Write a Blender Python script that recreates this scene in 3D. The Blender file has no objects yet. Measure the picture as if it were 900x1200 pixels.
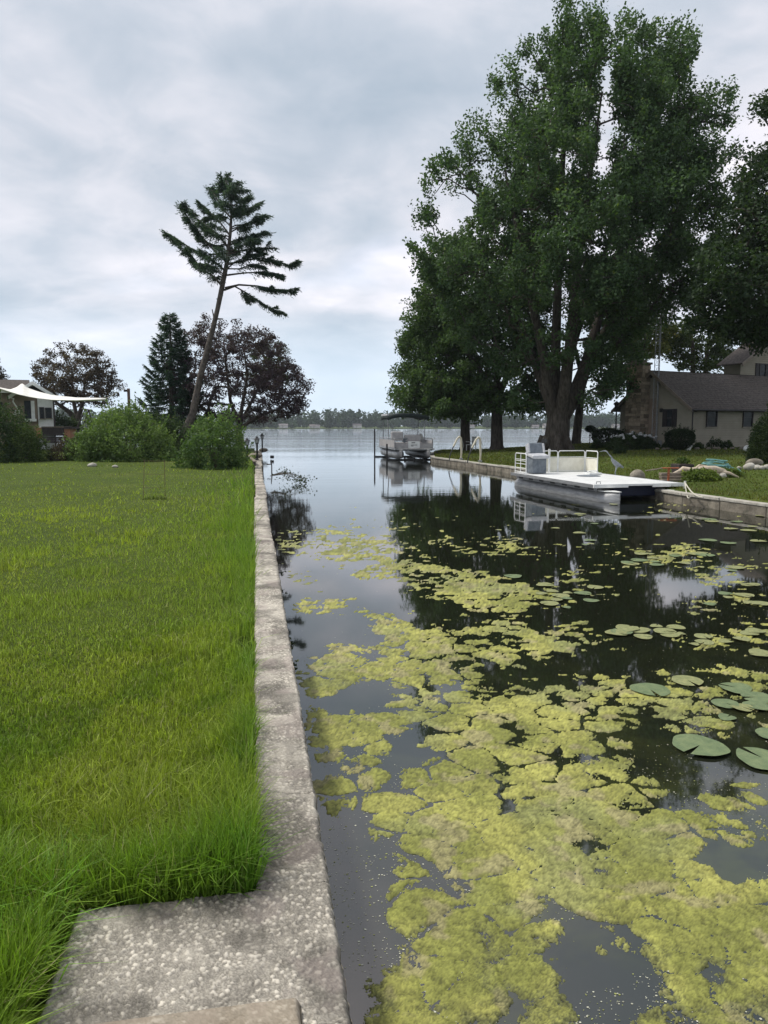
import bpy, math, random
import numpy as np
from mathutils import Vector, Matrix
C = bpy.context.scene.collection
S = bpy.context.scene
rng = np.random.default_rng(7)
random.seed(7)
R = math.radians
# ------------------------------------------------------------------ camera
YAW = R(9.8); FPX = 870.0; PITCH = math.atan(100/FPX); HC = 2.05
RT = np.array([math.cos(YAW), -math.sin(YAW), 0.]); FH = np.array([math.sin(YAW), math.cos(YAW), 0.])
UPV = np.array([0, 0, 1.])
FW = math.cos(PITCH)*FH - math.sin(PITCH)*UPV
UW = math.sin(PITCH)*FH + math.cos(PITCH)*UPV
CAM = np.array([0, 0, HC])
cam = bpy.data.cameras.new('camera'); camo = bpy.data.objects.new('camera', cam); C.objects.link(camo)
cam.sensor_fit = 'VERTICAL'; cam.sensor_height = 36; cam.lens = 36*FPX/1200
cam.clip_start = .05; cam.clip_end = 20000
camo.location = CAM; camo.rotation_euler = (R(90)-PITCH, 0, -YAW)
S.camera = camo
# ------------------------------------------------------------------ light
SUN_EL = R(56); SUN_AZ = R(-62)      # azimuth measured from +Y towards +X : ahead and to the left
sd = np.array([math.sin(SUN_AZ)*math.cos(SUN_EL), math.cos(SUN_AZ)*math.cos(SUN_EL), math.sin(SUN_EL)])
sun = bpy.data.lights.new('sun', 'SUN'); sun.energy = 1.5; sun.angle = R(11); sun.color = (1, .95, .87)
so = bpy.data.objects.new('sun', sun); C.objects.link(so)
so.rotation_euler = Vector(-sd).to_track_quat('-Z', 'Y').to_euler()
S.view_settings.view_transform = 'Standard'; S.view_settings.look = 'None'
S.view_settings.exposure = 1.3; S.view_settings.gamma = 1
W = bpy.data.worlds.new('World'); S.world = W; W.use_nodes = True

class NT:
    def __init__(s, tree): s.t = tree; s.n = tree.nodes; s.l = tree.links
    def add(s, typ, **kw):
        n = s.n.new(typ)
        for k, v in kw.items():
            if k.startswith('i_'):
                key = k[2:]; n.inputs[int(key) if key.isdigit() else key.replace('_', ' ')].default_value = v
            else: setattr(n, k, v)
        return n
    def link(s, a, b): s.l.new(a, b)
    def math(s, op, a, b=0.0, clamp=False):
        n = s.n.new('ShaderNodeMath'); n.operation = op; n.use_clamp = clamp
        for i, v in enumerate((a, b)):
            if hasattr(v, 'links'): s.l.new(v, n.inputs[i])
            else: n.inputs[i].default_value = v
        return n.outputs[0]
    def noise(s, vec, scale, detail=4, rough=.55, dist=0.0):
        n = s.add('ShaderNodeTexNoise'); n.inputs['Scale'].default_value = scale
        n.inputs['Detail'].default_value = detail; n.inputs['Roughness'].default_value = rough; n.inputs['Distortion'].default_value = dist
        if vec is not None: s.l.new(vec, n.inputs['Vector'])
        return n.outputs['Fac']
    def ramp(s, fac, stops, interp='LINEAR'):
        n = s.n.new('ShaderNodeValToRGB'); cr = n.color_ramp; cr.interpolation = interp
        while len(cr.elements) < len(stops): cr.elements.new(.5)
        for e, (p, c) in zip(cr.elements, stops):
            e.position = p; e.color = (c, c, c, 1) if isinstance(c, (int, float)) else (*c, 1)
        s.l.new(fac, n.inputs[0]); return n.outputs[0]
    def mix(s, f, a, b, mode='MIX'):
        n = s.n.new('ShaderNodeMix'); n.data_type = 'RGBA'; n.blend_type = mode
        for v, i in ((f, 0), (a, 6), (b, 7)):
            if hasattr(v, 'links'): s.l.new(v, n.inputs[i])
            elif i == 0: n.inputs[0].default_value = v
            else: n.inputs[i].default_value = (*v, 1)
        return n.outputs[2]

def make_sky():
    t = NT(W.node_tree); bg = t.n['Background']; bg.inputs[1].default_value = .07
    sk = t.add('ShaderNodeTexSky', sky_type='NISHITA'); sk.sun_disc = False
    sk.sun_elevation = SUN_EL; sk.sun_rotation = SUN_AZ
    co = t.add('ShaderNodeTexCoord').outputs['Generated']
    sp = t.add('ShaderNodeSeparateXYZ'); t.link(co, sp.inputs[0])
    z = t.math('MAXIMUM', sp.outputs[2], 0.0)
    zz = t.math('ADD', z, .30)
    cb = t.add('ShaderNodeCombineXYZ')
    t.link(t.math('DIVIDE', sp.outputs[0], zz), cb.inputs[0]); t.link(t.math('DIVIDE', sp.outputs[1], zz), cb.inputs[1])
    mp = t.add('ShaderNodeMapping'); t.link(cb.outputs[0], mp.inputs[0]); mp.inputs['Location'].default_value = (3.3, 1.7, 0)
    mp.inputs['Rotation'].default_value = (0, 0, R(14)); mp.inputs['Scale'].default_value = (.95, 1.05, 1)
    n1 = t.noise(mp.outputs[0], 1.5, 5, .5, .4)
    n2 = t.noise(mp.outputs[0], 4.2, 6, .58, .4)
    nn = t.math('ADD', t.math('MULTIPLY', n1, .72), t.math('MULTIPLY', n2, .28))
    cloud = t.ramp(nn, [(.36, (2.7, 3.2, 3.8)), (.45, (3.5, 3.85, 4.4)), (.54, (4.75, 4.8, 5.25)), (.64, (6.5, 6.2, 6.55))])
    # low sky near the horizon: paler blue
    hz = t.ramp(z, [(0.0, 1.0), (.06, .8), (.15, .15), (.3, 0.0)])
    c2 = t.mix(t.math('MULTIPLY', hz, .85), cloud, (5.3, 6.3, 7.3))
    gaps = t.ramp(t.noise(mp.outputs[0], 1.5, 3, .5), [(.60, 0.0), (.72, .35)])
    c3 = t.mix(gaps, c2, sk.outputs[0])
    t.link(c3, bg.inputs[0])
make_sky()

# ------------------------------------------------------------------ projection helpers (pixels of the 900x1200 picture -> places)
def ray(px, py):
    px = np.asarray(px, float); py = np.asarray(py, float)
    a = (px-450)/FPX; b = (600-py)/FPX
    return a[..., None]*RT + b[..., None]*UW + FW
def G(px, py, z=0.0):
    r = ray(px, py); t = (z-HC)/r[..., 2]
    return CAM + r*t[..., None]
def D(px, py, f):
    r = ray(px, py); t = f/(r@FH)
    return CAM + r*t[..., None]
def SF(s, f, z=0.0): return RT*s + FH*f + UPV*z     # sideways, forward, height
def proj(P):
    d = np.asarray(P)-CAM; w = d@FW
    return 450+FPX*(d@RT)/w, 600-FPX*(d@UW)/w
# ------------------------------------------------------------------ numpy noise
def hsh(ix, iy, k=0):
    h = (ix.astype(np.int64)*374761393 + iy.astype(np.int64)*668265263 + k*974634777) & 0x7fffffff
    h = ((h ^ (h >> 13))*1274126177) & 0x7fffffff
    h = (h ^ (h >> 16)) & 0x7fffffff
    return (h % 100003)/100003.0
def vnoise(x, y, k=0):
    xi = np.floor(x); yi = np.floor(y); fx = x-xi; fy = y-yi
    fx = fx*fx*fx*(fx*(fx*6-15)+10); fy = fy*fy*fy*(fy*(fy*6-15)+10)
    a = hsh(xi, yi, k); b = hsh(xi+1, yi, k); c = hsh(xi, yi+1, k); d = hsh(xi+1, yi+1, k)
    return a+(b-a)*fx+(c-a)*fy+(a-b-c+d)*fx*fy
def fbm(x, y, o=4, k=0, g=.5):
    s = 0; a = 1; n = 0
    for i in range(o):
        s = s+a*vnoise(x*2**i+i*17.3, y*2**i-i*9.1, k+i); n += a; a *= g
    return s/n
def worley(x, y, k=0, jit=1.0):
    xi = np.floor(x); yi = np.floor(y)
    f1 = np.full(x.shape, 9.); f2 = np.full(x.shape, 9.); idd = np.zeros(x.shape)
    for dx in (-1, 0, 1):
        for dy in (-1, 0, 1):
            cx = xi+dx; cy = yi+dy
            px = cx+.5+jit*(hsh(cx, cy, k)-.5); py = cy+.5+jit*(hsh(cx, cy, k+5)-.5)
            d = np.hypot(px-x, py-y); m = d < f1
            f2 = np.where(m, f1, np.minimum(f2, d)); idd = np.where(m, hsh(cx, cy, k+11), idd); f1 = np.where(m, d, f1)
    return f1, f2, idd
def sstep(a, b, x):
    t = np.clip((x-a)/(b-a), 0, 1); return t*t*(3-2*t)
# ------------------------------------------------------------------ materials
M = {}
def mat(name, c1, c2=None, scale=6, rough=.7, bump=0.0, bscale=40, metal=0.0, spec=.4, stops=(.35, .65), detail=5, stretch=None, wear=None):
    m = bpy.data.materials.new(name); m.use_nodes = True; t = NT(m.node_tree); b = t.n['Principled BSDF']
    b.inputs['Roughness'].default_value = rough; b.inputs['Metallic'].default_value = metal
    b.inputs['Specular IOR Level'].default_value = spec
    co = t.add('ShaderNodeTexCoord').outputs['Object']
    if stretch:
        mp = t.add('ShaderNodeMapping'); t.link(co, mp.inputs[0]); mp.inputs['Scale'].default_value = stretch; co = mp.outputs[0]
    if c2 is None: c2 = tuple(min(1, v*1.25) for v in c1)
    n = t.noise(co, scale, detail, .6)
    col = t.ramp(n, [(stops[0], c1), (stops[1], c2)])
    if wear:
        col = t.mix(t.ramp(t.noise(co, wear[1], 6, .7), [(wear[2], 0.0), (wear[3], 1.0)]), col, wear[0])
    t.link(col, b.inputs['Base Color'])
    t.link(t.ramp(t.noise(co, scale*2.3, 4), [(.3, max(.02, rough-.1)), (.7, min(1, rough+.1))]), b.inputs['Roughness'])
    if bump:
        bp = t.add('ShaderNodeBump'); bp.inputs['Strength'].default_value = bump; bp.inputs['Distance'].default_value = .02
        t.link(t.noise(co, bscale, 5, .65), bp.inputs['Height']); t.link(bp.outputs[0], b.inputs['Normal'])
    M[name] = m; return m
def mat_attr(name, rough=.6, trans=0.0, spec=.3, noise=0.0, nscale=1.0, bump=0.0, bscale=60, transcol=(1.1, 1.25, .5)):
    """colour from the per-vertex 'col' attribute (the thing's own colour)"""
    m = bpy.data.materials.new(name); m.use_nodes = True; t = NT(m.node_tree); b = t.n['Principled BSDF']; out = t.n['Material Output']
    a = t.add('ShaderNodeAttribute'); a.attribute_name = 'col'; col = a.outputs['Color']
    co = t.add('ShaderNodeTexCoord').outputs['Object']
    if noise:
        f = t.ramp(t.noise(co, nscale, 4, .6), [(.3, 1-noise), (.7, 1+noise)])
        col = t.mix(1.0, col, f, 'MULTIPLY')
    t.link(col, b.inputs['Base Color']); b.inputs['Roughness'].default_value = rough; b.inputs['Specular IOR Level'].default_value = spec
    if bump:
        bp = t.add('ShaderNodeBump'); bp.inputs['Strength'].default_value = bump; bp.inputs['Distance'].default_value = .01
        t.link(t.noise(co, bscale, 6, .7), bp.inputs['Height']); t.link(bp.outputs[0], b.inputs['Normal'])
    if trans:
        tr = t.add('ShaderNodeBsdfTranslucent'); t.link(t.mix(1.0, col, transcol, 'MULTIPLY'), tr.inputs[0])
        mx = t.add('ShaderNodeMixShader'); mx.inputs[0].default_value = trans
        t.link(b.outputs[0], mx.inputs[1]); t.link(tr.outputs[0], mx.inputs[2]); t.link(mx.outputs[0], out.inputs[0])
    M[name] = m; return m
mat_attr('leaf', .6, .36, .15)
mat_attr('grass_blade', .55, .38, .25)
mat_attr('algae_mat', .6, 0, .3, .18, 5.0, .5, 190)
mat_attr('aggregate', .85, 0, .2, .28, 2.2, .5, 260)
mat_attr('stone_attr', .85, 0, .25, .25, 9.0, .6, 30)
mat('bark', (.035, .028, .022), (.10, .085, .07), 9, .9, .9, 22, stretch=(1, 1, .25))
mat('conifer_bark', (.045, .038, .033), (.125, .105, .09), 8, .9, .9, 20, stretch=(1, 1, .6))
mat('alu', (.20, .205, .21), (.36, .365, .37), 5, .42, .2, 30, .45, stretch=(.5, 1, 3))
mat('white_deck', (.58, .59, .58), (.70, .71, .70), 3, .55, .1, 60, wear=((.45, .45, .42), 4, .62, .75))
mat('cream_panel', (.62, .60, .50), (.74, .72, .62), 4, .5, .05, 30, wear=((.45, .42, .33), 6, .6, .8))
mat('white_paint', (.66, .67, .65), (.78, .79, .77), 5, .5, .1, 40)
mat('grey_cover', (.11, .13, .15), (.19, .215, .24), 6, .8, .5, 14)
mat('light_vinyl', (.38, .39, .41), (.52, .53, .55), 6, .6, .2, 18)
mat('navy', (.008, .012, .035), (.014, .02, .05), 4, .6, .1, 20)
mat('black_metal', (.015, .015, .016), (.03, .03, .032), 8, .45, .2, 40)
mat('dark_canvas', (.018, .028, .028), (.03, .042, .042), 6, .85, .4, 18)
mat('grey_seat', (.30, .29, .29), (.40, .385, .38), 5, .7, .2, 20)
mat('bank_block', (.11, .095, .075), (.27, .24, .19), 2.2, .9, .8, 16, wear=((.06, .06, .045), 5, .5, .7))
mat('bank_cap', (.30, .28, .24), (.46, .44, .39), 3, .9, .6, 24, wear=((.12, .12, .08), 4, .55, .75))
mat('siding', (.25, .228, .18), (.30, .275, .22), 1.5, .75, .1, 20)
mat('brown_siding', (.22, .17, .13), (.28, .22, .17), 2, .8, .2, 20)
mat('roof_shingle', (.055, .046, .041), (.125, .105, .095), 7, .95, .5, 30)
mat('shutter', (.02, .018, .02), (.035, .03, .032), 5, .6, .1, 20)
mat('trim_brown', (.16, .13, .10), (.22, .18, .145), 3, .6, .1, 20)
mat('old_wood', (.13, .105, .08), (.24, .20, .16), 5, .9, .6, 25, stretch=(1, 1, 4))
mat('brown_wood', (.09, .055, .04), (.15, .09, .065), 5, .85, .4, 25)
mat('dark_wood', (.03, .025, .025), (.06, .05, .048), 5, .85, .3, 25)
mat('driftwood', (.38, .31, .23), (.52, .44, .34), 6, .85, .6, 18)
mat('rust', (.28, .08, .035), (.40, .13, .06), 9, .9, .5, 30)
mat('teal_hose', (.10, .26, .25), (.20, .38, .36), 9, .6, .2, 30)
mat('cloth_white', (.66, .65, .60), (.76, .75, .70), 2, .8, .2, 12)
mat('rope', (.42, .40, .33), (.55, .52, .44), 20, .9, .4, 60)
mat('soil', (.05, .038, .025), (.10, .075, .05), 6, 1, .8, 20)
mat('lantern_glass', (.30, .33, .33), (.42, .45, .45), 5, .15, 0, 10)
mat('heron_feather', (.17, .19, .21), (.30, .32, .34), 14, .85, .5, 40)
mat('pvc', (.55, .55, .52), (.68, .68, .64), 8, .5, .1, 30)
mat('yellow_bumper', (.50, .46, .34), (.62, .58, .46), 6, .7, .2, 20)
mat('galv', (.20, .21, .22), (.30, .31, .32), 8, .5, .2, 30, .5)
mat('white_flower', (.30, .31, .32), (.45, .46, .46), 20, .8, .3, 60)
mat('terracotta', (.30, .14, .08), (.40, .2, .12), 6, .85, .3, 30)
mat('far_wall', (.30, .29, .27), (.62, .60, .57), .3, .8)
mat('far_roof', (.12, .11, .11), (.2, .18, .18), .3, .9)
def glass_mat():
    m = mat('window_glass', (.012, .015, .018), (.03, .035, .04), 2, .2, 0, 10, 0, .15); return m
glass_mat()
def lawn_mat():
    m = bpy.data.materials.new('turf'); m.use_nodes = True; t = NT(m.node_tree); b = t.n['Principled BSDF']
    co = t.add('ShaderNodeTexCoord').outputs['Object']
    a = t.noise(co, .35, 4, .6); f = t.noise(co, 14, 6, .75); g = t.noise(co, 2.2, 4, .6)
    c = t.ramp(a, [(.3, (.070, .105, .016)), (.55, (.105, .145, .024)), (.75, (.15, .17, .04))])
    c = t.mix(t.ramp(g, [(.4, 0.0), (.75, .55)]), c, (.055, .085, .018))
    c = t.mix(t.ramp(f, [(.35, .75), (.7, 0.0)]), c, (.03, .045, .01))
    t.link(c, b.inputs['Base Color']); b.inputs['Roughness'].default_value = .95; b.inputs['Specular IOR Level'].default_value = .1
    bp = t.add('ShaderNodeBump'); bp.inputs['Strength'].default_value = 1; bp.inputs['Distance'].default_value = .05
    t.link(f, bp.inputs['Height']); t.link(bp.outputs[0], b.inputs['Normal']); M['turf'] = m
lawn_mat()
def water_mat():
    m = bpy.data.materials.new('water'); m.use_nodes = True; t = NT(m.node_tree); b = t.n['Principled BSDF']
    geo = t.add('ShaderNodeNewGeometry').outputs['Position']
    sp = t.add('ShaderNodeSeparateXYZ'); t.link(geo, sp.inputs[0]); Y = sp.outputs[1]; X = sp.outputs[0]
    # silt in the water and filamentous growth hanging below the surface, only in the sheltered canal mouth
    near = t.ramp(t.math('DIVIDE', Y, 8.0, True), [(.15, 1.0), (.8, 0.0)])
    offw = t.ramp(t.math('DIVIDE', X, 2.0, True), [(.25, 0.0), (.55, 1.0)])
    n = t.noise(geo, 1.6, 6, .65, .8)
    weed = t.math('MULTIPLY', t.math('MULTIPLY', t.ramp(n, [(.42, 0.0), (.6, 1.0)]), near), offw)
    base = t.mix(t.math('MULTIPLY', weed, .75), (.010, .012, .007), (.075, .085, .022))
    silt = t.ramp(t.math('DIVIDE', X, 3.0, True), [(.09, (.060, .052, .030)), (.17, (.024, .027, .022)), (.6, (.014, .016, .011))])
    base = t.mix(t.math('MULTIPLY', near, t.math('SUBTRACT', 1.0, t.math('MULTIPLY', weed, .8))), base, silt)
    t.link(base, b.inputs['Base Color'])
    b.inputs['IOR'].default_value = 1.9; b.inputs['Roughness'].default_value = .03
    # ripples: almost none in the canal, growing out on the lake
    mp = t.add('ShaderNodeMapping'); t.link(geo, mp.inputs[0]); mp.inputs['Scale'].default_value = (.6, 1.8, 1); mp.inputs['Rotation'].default_value = (0, 0, R(-14))
    w1 = t.noise(mp.outputs[0], 1.1, 5, .6); w2 = t.noise(mp.outputs[0], .25, 4, .55)
    mp2 = t.add('ShaderNodeMapping'); t.link(geo, mp2.inputs[0]); mp2.inputs['Scale'].default_value = (.25, 1.0, 1); mp2.inputs['Rotation'].default_value = (0, 0, R(-12))
    gust = t.ramp(t.noise(mp2.outputs[0], .035, 3, .5), [(.40, .15), (.58, 1.0)])
    far = t.ramp(t.math('DIVIDE', Y, 120.0, True), [(.12, .012), (.36, .05), (.6, .5), (1, 1.0)])
    h = t.math('ADD', t.math('MULTIPLY', w1, .5), w2)
    h = t.math('MULTIPLY', h, t.math('MULTIPLY', far, gust))
    bp = t.add('ShaderNodeBump'); bp.inputs['Strength'].default_value = 1; bp.inputs['Distance'].default_value = .20
    t.link(h, bp.inputs['Height']); t.link(bp.outputs[0], b.inputs['Normal'])
    M['water'] = m
water_mat()
# ------------------------------------------------------------------ mesh builders
def fast_mesh(name, V, F, material, parent=None, col=None, smooth=False):
    """V (n,3) world coordinates, F list of (k,m) index arrays; col (n,3)"""
    V = np.asarray(V, np.float32)
    if parent is not None: V = inv_pts(parent, V)
    if isinstance(F, np.ndarray): F = [F]
    me = bpy.data.meshes.new(name); me.vertices.add(len(V)); me.vertices.foreach_set('co', V.astype(np.float32).ravel())
    nl = sum(f.size for f in F); npoly = sum(len(f) for f in F)
    me.loops.add(nl); me.polygons.add(npoly)
    me.loops.foreach_set('vertex_index', np.concatenate([f.ravel() for f in F]).astype(np.int32))
    tot = np.concatenate([np.full(len(f), f.shape[1]) for f in F]); st = np.concatenate([[0], np.cumsum(tot)[:-1]])
    me.polygons.foreach_set('loop_start', st.astype(np.int32))
    if smooth: me.polygons.foreach_set('use_smooth', np.ones(npoly, bool))
    me.update(calc_edges=True)
    if col is not None:
        a = me.attributes.new('col', 'FLOAT_COLOR', 'POINT')
        cc = np.ones((len(V), 4), np.float32); cc[:, :3] = col; a.data.foreach_set('color', cc.ravel())
    me.materials.append(M[material] if isinstance(material, str) else material)
    o = bpy.data.objects.new(name, me); C.objects.link(o)
    if parent is not None: o.parent = parent
    return o
def root_mat(o):
    return np.array(Matrix.Translation(o.location) @ o.rotation_euler.to_matrix().to_4x4())
def inv_pts(parent, V):
    chain = []; p = parent
    while p is not None: chain.append(p); p = p.parent
    for q in reversed(chain):
        m = np.linalg.inv(root_mat(q)); V = V@m[:3, :3].T+m[:3, 3]
    return V
class MB:
    def __init__(s): s.v = []; s.f = []; s.c = []; s.cc = None
    def add(s, vs, fs):
        o = len(s.v); s.v += [tuple(map(float, p)) for p in vs]; s.f += [tuple(i+o for i in f) for f in fs]
        if s.cc is not None: s.c += [s.cc]*len(vs)
        return s
    def box(s, c, d, ax=None):
        """centre c, full sizes d, ax = rotation about z or 3 axes"""
        c = np.asarray(c, float); d = np.asarray(d, float)/2
        if ax is None: A = np.eye(3)
        elif np.isscalar(ax): A = np.array([[math.cos(ax), math.sin(ax), 0], [-math.sin(ax), math.cos(ax), 0], [0, 0, 1]])
        else: A = np.asarray(ax, float)
        P = [c+A.T@(d*np.array(k)) for k in ((-1,-1,-1),(1,-1,-1),(1,1,-1),(-1,1,-1),(-1,-1,1),(1,-1,1),(1,1,1),(-1,1,1))]
        return s.add(P, [(0,3,2,1),(4,5,6,7),(0,1,5,4),(1,2,6,5),(2,3,7,6),(3,0,4,7)])
    def tube(s, pts, rad, n=6, cap=True, squash=1.0):
        pts = [np.asarray(p, float) for p in pts]; m = len(pts)
        if np.isscalar(rad): rad = [rad]*m
        V = []; u = None
        for i in range(m):
            d = pts[min(i+1, m-1)]-pts[max(i-1, 0)]; d = d/(np.linalg.norm(d)+1e-9)
            if u is None: u = np.cross(d, [0, 0, 1.] if abs(d[2]) < .9 else [0, 1., 0])
            u = u-d*(u@d); u /= np.linalg.norm(u)+1e-9; w = np.cross(d, u)
            for k in range(n):
                a = 2*math.pi*k/n; V.append(pts[i]+rad[i]*(math.cos(a)*u+math.sin(a)*w*squash))
        F = [(i*n+k, i*n+(k+1) % n, (i+1)*n+(k+1) % n, (i+1)*n+k) for i in range(m-1) for k in range(n)]
        if cap: F += [tuple(range(n))[::-1], tuple((m-1)*n+k for k in range(n))]
        return s.add(V, F)
    def lathe(s, c, prof, n=12, sx=1, sy=1):
        V = [(c[0]+r*math.cos(2*math.pi*k/n)*sx, c[1]+r*math.sin(2*math.pi*k/n)*sy, c[2]+z) for r, z in prof for k in range(n)]
        m = len(prof)
        F = [(i*n+k, i*n+(k+1) % n, (i+1)*n+(k+1) % n, (i+1)*n+k) for i in range(m-1) for k in range(n)]
        F += [tuple(range(n))[::-1], tuple((m-1)*n+k for k in range(n))]
        return s.add(V, F)
    def prism(s, poly, ext):
        P = [np.asarray(p, float) for p in poly]; n = len(P); e = np.asarray(ext, float)
        return s.add(P+[p+e for p in P], [tuple(range(n))[::-1], tuple(range(n, 2*n))]+[(i, (i+1) % n, n+(i+1) % n, n+i) for i in range(n)])
    def build(s, name, material, parent=None, world=False, smooth=False, bevel=0.0):
        me = bpy.data.meshes.new(name); V = s.v
        if world and parent is not None: V = [tuple(p) for p in inv_pts(parent, np.array(V))]
        me.from_pydata(V, [], s.f); me.validate(); me.update()
        if s.cc is not None and len(s.c) == len(me.vertices):
            a = me.attributes.new('col', 'FLOAT_COLOR', 'POINT')
            for i, c in enumerate(s.c): a.data[i].color = (*c, 1)
        me.materials.append(M[material])
        import bmesh
        bm = bmesh.new(); bm.from_mesh(me); bmesh.ops.recalc_face_normals(bm, faces=bm.faces); bm.to_mesh(me); bm.free()
        if smooth:
            me.polygons.foreach_set('use_smooth', [True]*len(me.polygons))
            try: me.set_sharp_from_angle(angle=R(40))
            except Exception: pass
        o = bpy.data.objects.new(name, me); C.objects.link(o)
        if parent is not None: o.parent = parent
        if bevel:
            b = o.modifiers.new('bevel', 'BEVEL'); b.width = bevel; b.segments = 2; b.limit_method = 'ANGLE'
        return o
def tag(o, label=None, cat=None, group=None, kind=None):
    if label: o['label'] = label
    if cat: o['category'] = cat
    if group: o['group'] = group
    if kind: o['kind'] = kind
    return o
def empty(name, loc, label, cat, group=None, rz=0.0):
    o = bpy.data.objects.new(name, None); C.objects.link(o); o.location = tuple(map(float, loc)); o.rotation_euler = (0, 0, rz); o.empty_display_size = .3
    return tag(o, label, cat, group)
def copy_tree(o, loc, rz=None, label=None, parent=None):
    c = o.copy(); C.objects.link(c)
    if parent is None:
        c.location = tuple(map(float, loc))
        if rz is not None: c.rotation_euler = (0, 0, rz)
        if label: c['label'] = label
    else: c.parent = parent
    for ch in list(o.children): copy_tree(ch, None, None, None, c)
    return c
# ------------------------------------------------------------------ leaf and tree builders
def rand_dirs(n, up=0.0):
    v = rng.normal(size=(n, 3)); v[:, 2] += up; return v/np.linalg.norm(v, axis=1)[:, None]
def leaf_quads(P, size, up=.8, asp=.55, droop=0.0):
    """rhombic leaves, slightly folded: 4 verts, one quad each"""
    n = len(P); nrm = rand_dirs(n, up); a = np.cross(nrm, rand_dirs(n)); a /= np.linalg.norm(a, axis=1)[:, None]+1e-9
    if droop: a[:, 2] -= droop; a /= np.linalg.norm(a, axis=1)[:, None]
    b = np.cross(nrm, a); s = (size*(.65+.7*rng.random(n)))[:, None]
    V = np.stack([P-a*s*.5, P+b*s*asp*.5+nrm*s*.08, P+a*s*.55, P-b*s*asp*.5+nrm*s*.08], 1).reshape(-1, 3)
    return V, np.arange(4*n).reshape(n, 4)
def leaf_cols(n, c1, c2, clump=None, yellow=0.0):
    t = rng.random(n)[:, None]*.7
    if clump is not None: t = t*.6+clump[:, None]*.6
    c = np.array(c1)*(1-t)+np.array(c2)*t; c = c*(.75+.5*rng.random(n))[:, None]
    if yellow:
        m = rng.random(n) < yellow; c[m] = c[m]*np.array([1.9, 1.5, .8])
    return np.repeat(np.clip(c, 0, 1), 4, 0)
def grow(mb, stems, clumps, rleaf=.016, rmin=.012, minseg=1.0, power=2.35, sag=.0, hang=.35):
    """stems: list of (pts, radii). Clumps are joined one by one to the nearest limb; radii follow from what a limb carries."""
    N = []; par = []; fixed = []
    for pts, rad in stems:
        mb.tube(pts, rad, 9 if rad[0] > .2 else 6)
        for i in range(len(pts)-1):
            for q in np.linspace(0, 1, 4)[:3]:
                N.append(pts[i]*(1-q)+pts[i+1]*q); par.append(-1); fixed.append(rad[i]*(1-q)+rad[i+1]*q)
        N.append(pts[-1]); par.append(-1); fixed.append(rad[-1])
    nfix = len(N); A = np.array(N); cen = A[len(A)//2]
    dists = np.min(np.linalg.norm(clumps[:, None, :]-A[None], axis=2), axis=1)
    buf = np.zeros((nfix+len(clumps)*3, 3)); buf[:nfix] = A; cnt = nfix; pr = list(par)
    low = buf[:nfix, 2].min()
    for i in np.argsort(dists):
        c = clumps[i]; B = buf[:cnt]; d = np.linalg.norm(B-c, axis=1)
        cost = d*(1+hang*np.clip((B[:, 2]-c[2])/(d+.01), 0, 1)*2)
        j = int(np.argmin(cost)); p = B[j].copy(); L = d[j]
        if L > minseg:
            for q in (.36, .7):
                m = p*(1-q)+c*q+rng.normal(size=3)*L*.05; m[2] += L*.07-sag*L*q
                buf[cnt] = m; pr.append(j); j = cnt; cnt += 1
        buf[cnt] = c; pr.append(j); cnt += 1
    kids = [[] for _ in range(cnt)]
    for k in range(nfix, cnt): kids[pr[k]].append(k)
    acc = np.full(cnt, rleaf**power)
    for k in range(cnt-1, nfix-1, -1):
        if pr[k] >= nfix: acc[pr[k]] += acc[k]
    rad = np.maximum(acc**(1/power), rmin)
    for k in range(nfix, cnt):
        if pr[k] < nfix: rad[k] = min(rad[k], fixed[pr[k]]*.7)
    done = set()
    # chains: follow the thickest child
    starts = [k for k in range(nfix, cnt) if pr[k] < nfix]
    stack = list(starts)
    while stack:
        k = stack.pop(); ch = [buf[pr[k]], buf[k]]; rr = [rad[k]*1.05, rad[k]]
        while kids[k]:
            ks = sorted(kids[k], key=lambda q: -rad[q]); stack += ks[1:]; k = ks[0]; ch.append(buf[k]); rr.append(min(rad[k], rr[-1]))
        rr[-1] *= .5
        mb.tube(ch, rr, 5 if rr[0] > .05 else 4, cap=False)
def outline_fn(sil, f):
    """silhouette rows (py, xl, xr) at forward distance f -> functions of height"""
    rows = []
    for y, a, b in sil:
        p = D(a, y, f); q = D(b, y, f); rows.append((p[2], p@RT, q@RT))
    rows.sort(); r = np.array(rows)
    return r
def crown_points(sil, f, n, depth=.85, inner=.3, hollow=None, seed=0, dshift=0.0):
    r = outline_fn(sil, f); zs = np.linspace(r[0, 0], r[-1, 0], 200)
    L = np.interp(zs, r[:, 0], r[:, 1]); Rr = np.interp(zs, r[:, 0], r[:, 2]); w = (Rr-L)**1.6; cum = np.cumsum(w)/w.sum()
    out = []
    while len(out) < n:
        z = np.interp(rng.random(), cum, zs); l = np.interp(z, zs, L); rr = np.interp(z, zs, Rr)
        th = rng.random()*2*math.pi; q = (inner+(1-inner)*math.sqrt(rng.random()))
        lob = .86+.22*vnoise(np.array([th*1.6+seed]), np.array([z*.55]), seed)[0]
        q = min(q*lob, 1.03); h = (rr-l)/2
        s = (l+rr)/2+q*h*math.cos(th); ff = f+dshift+q*h*depth*math.sin(th)
        # keep silhouettes at their real depth: scale outline position with distance
        out.append(SF(s*(ff/f), ff, HC+(z-HC)*(1+(ff/f-1)*.6)))
    return np.array(out)
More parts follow.
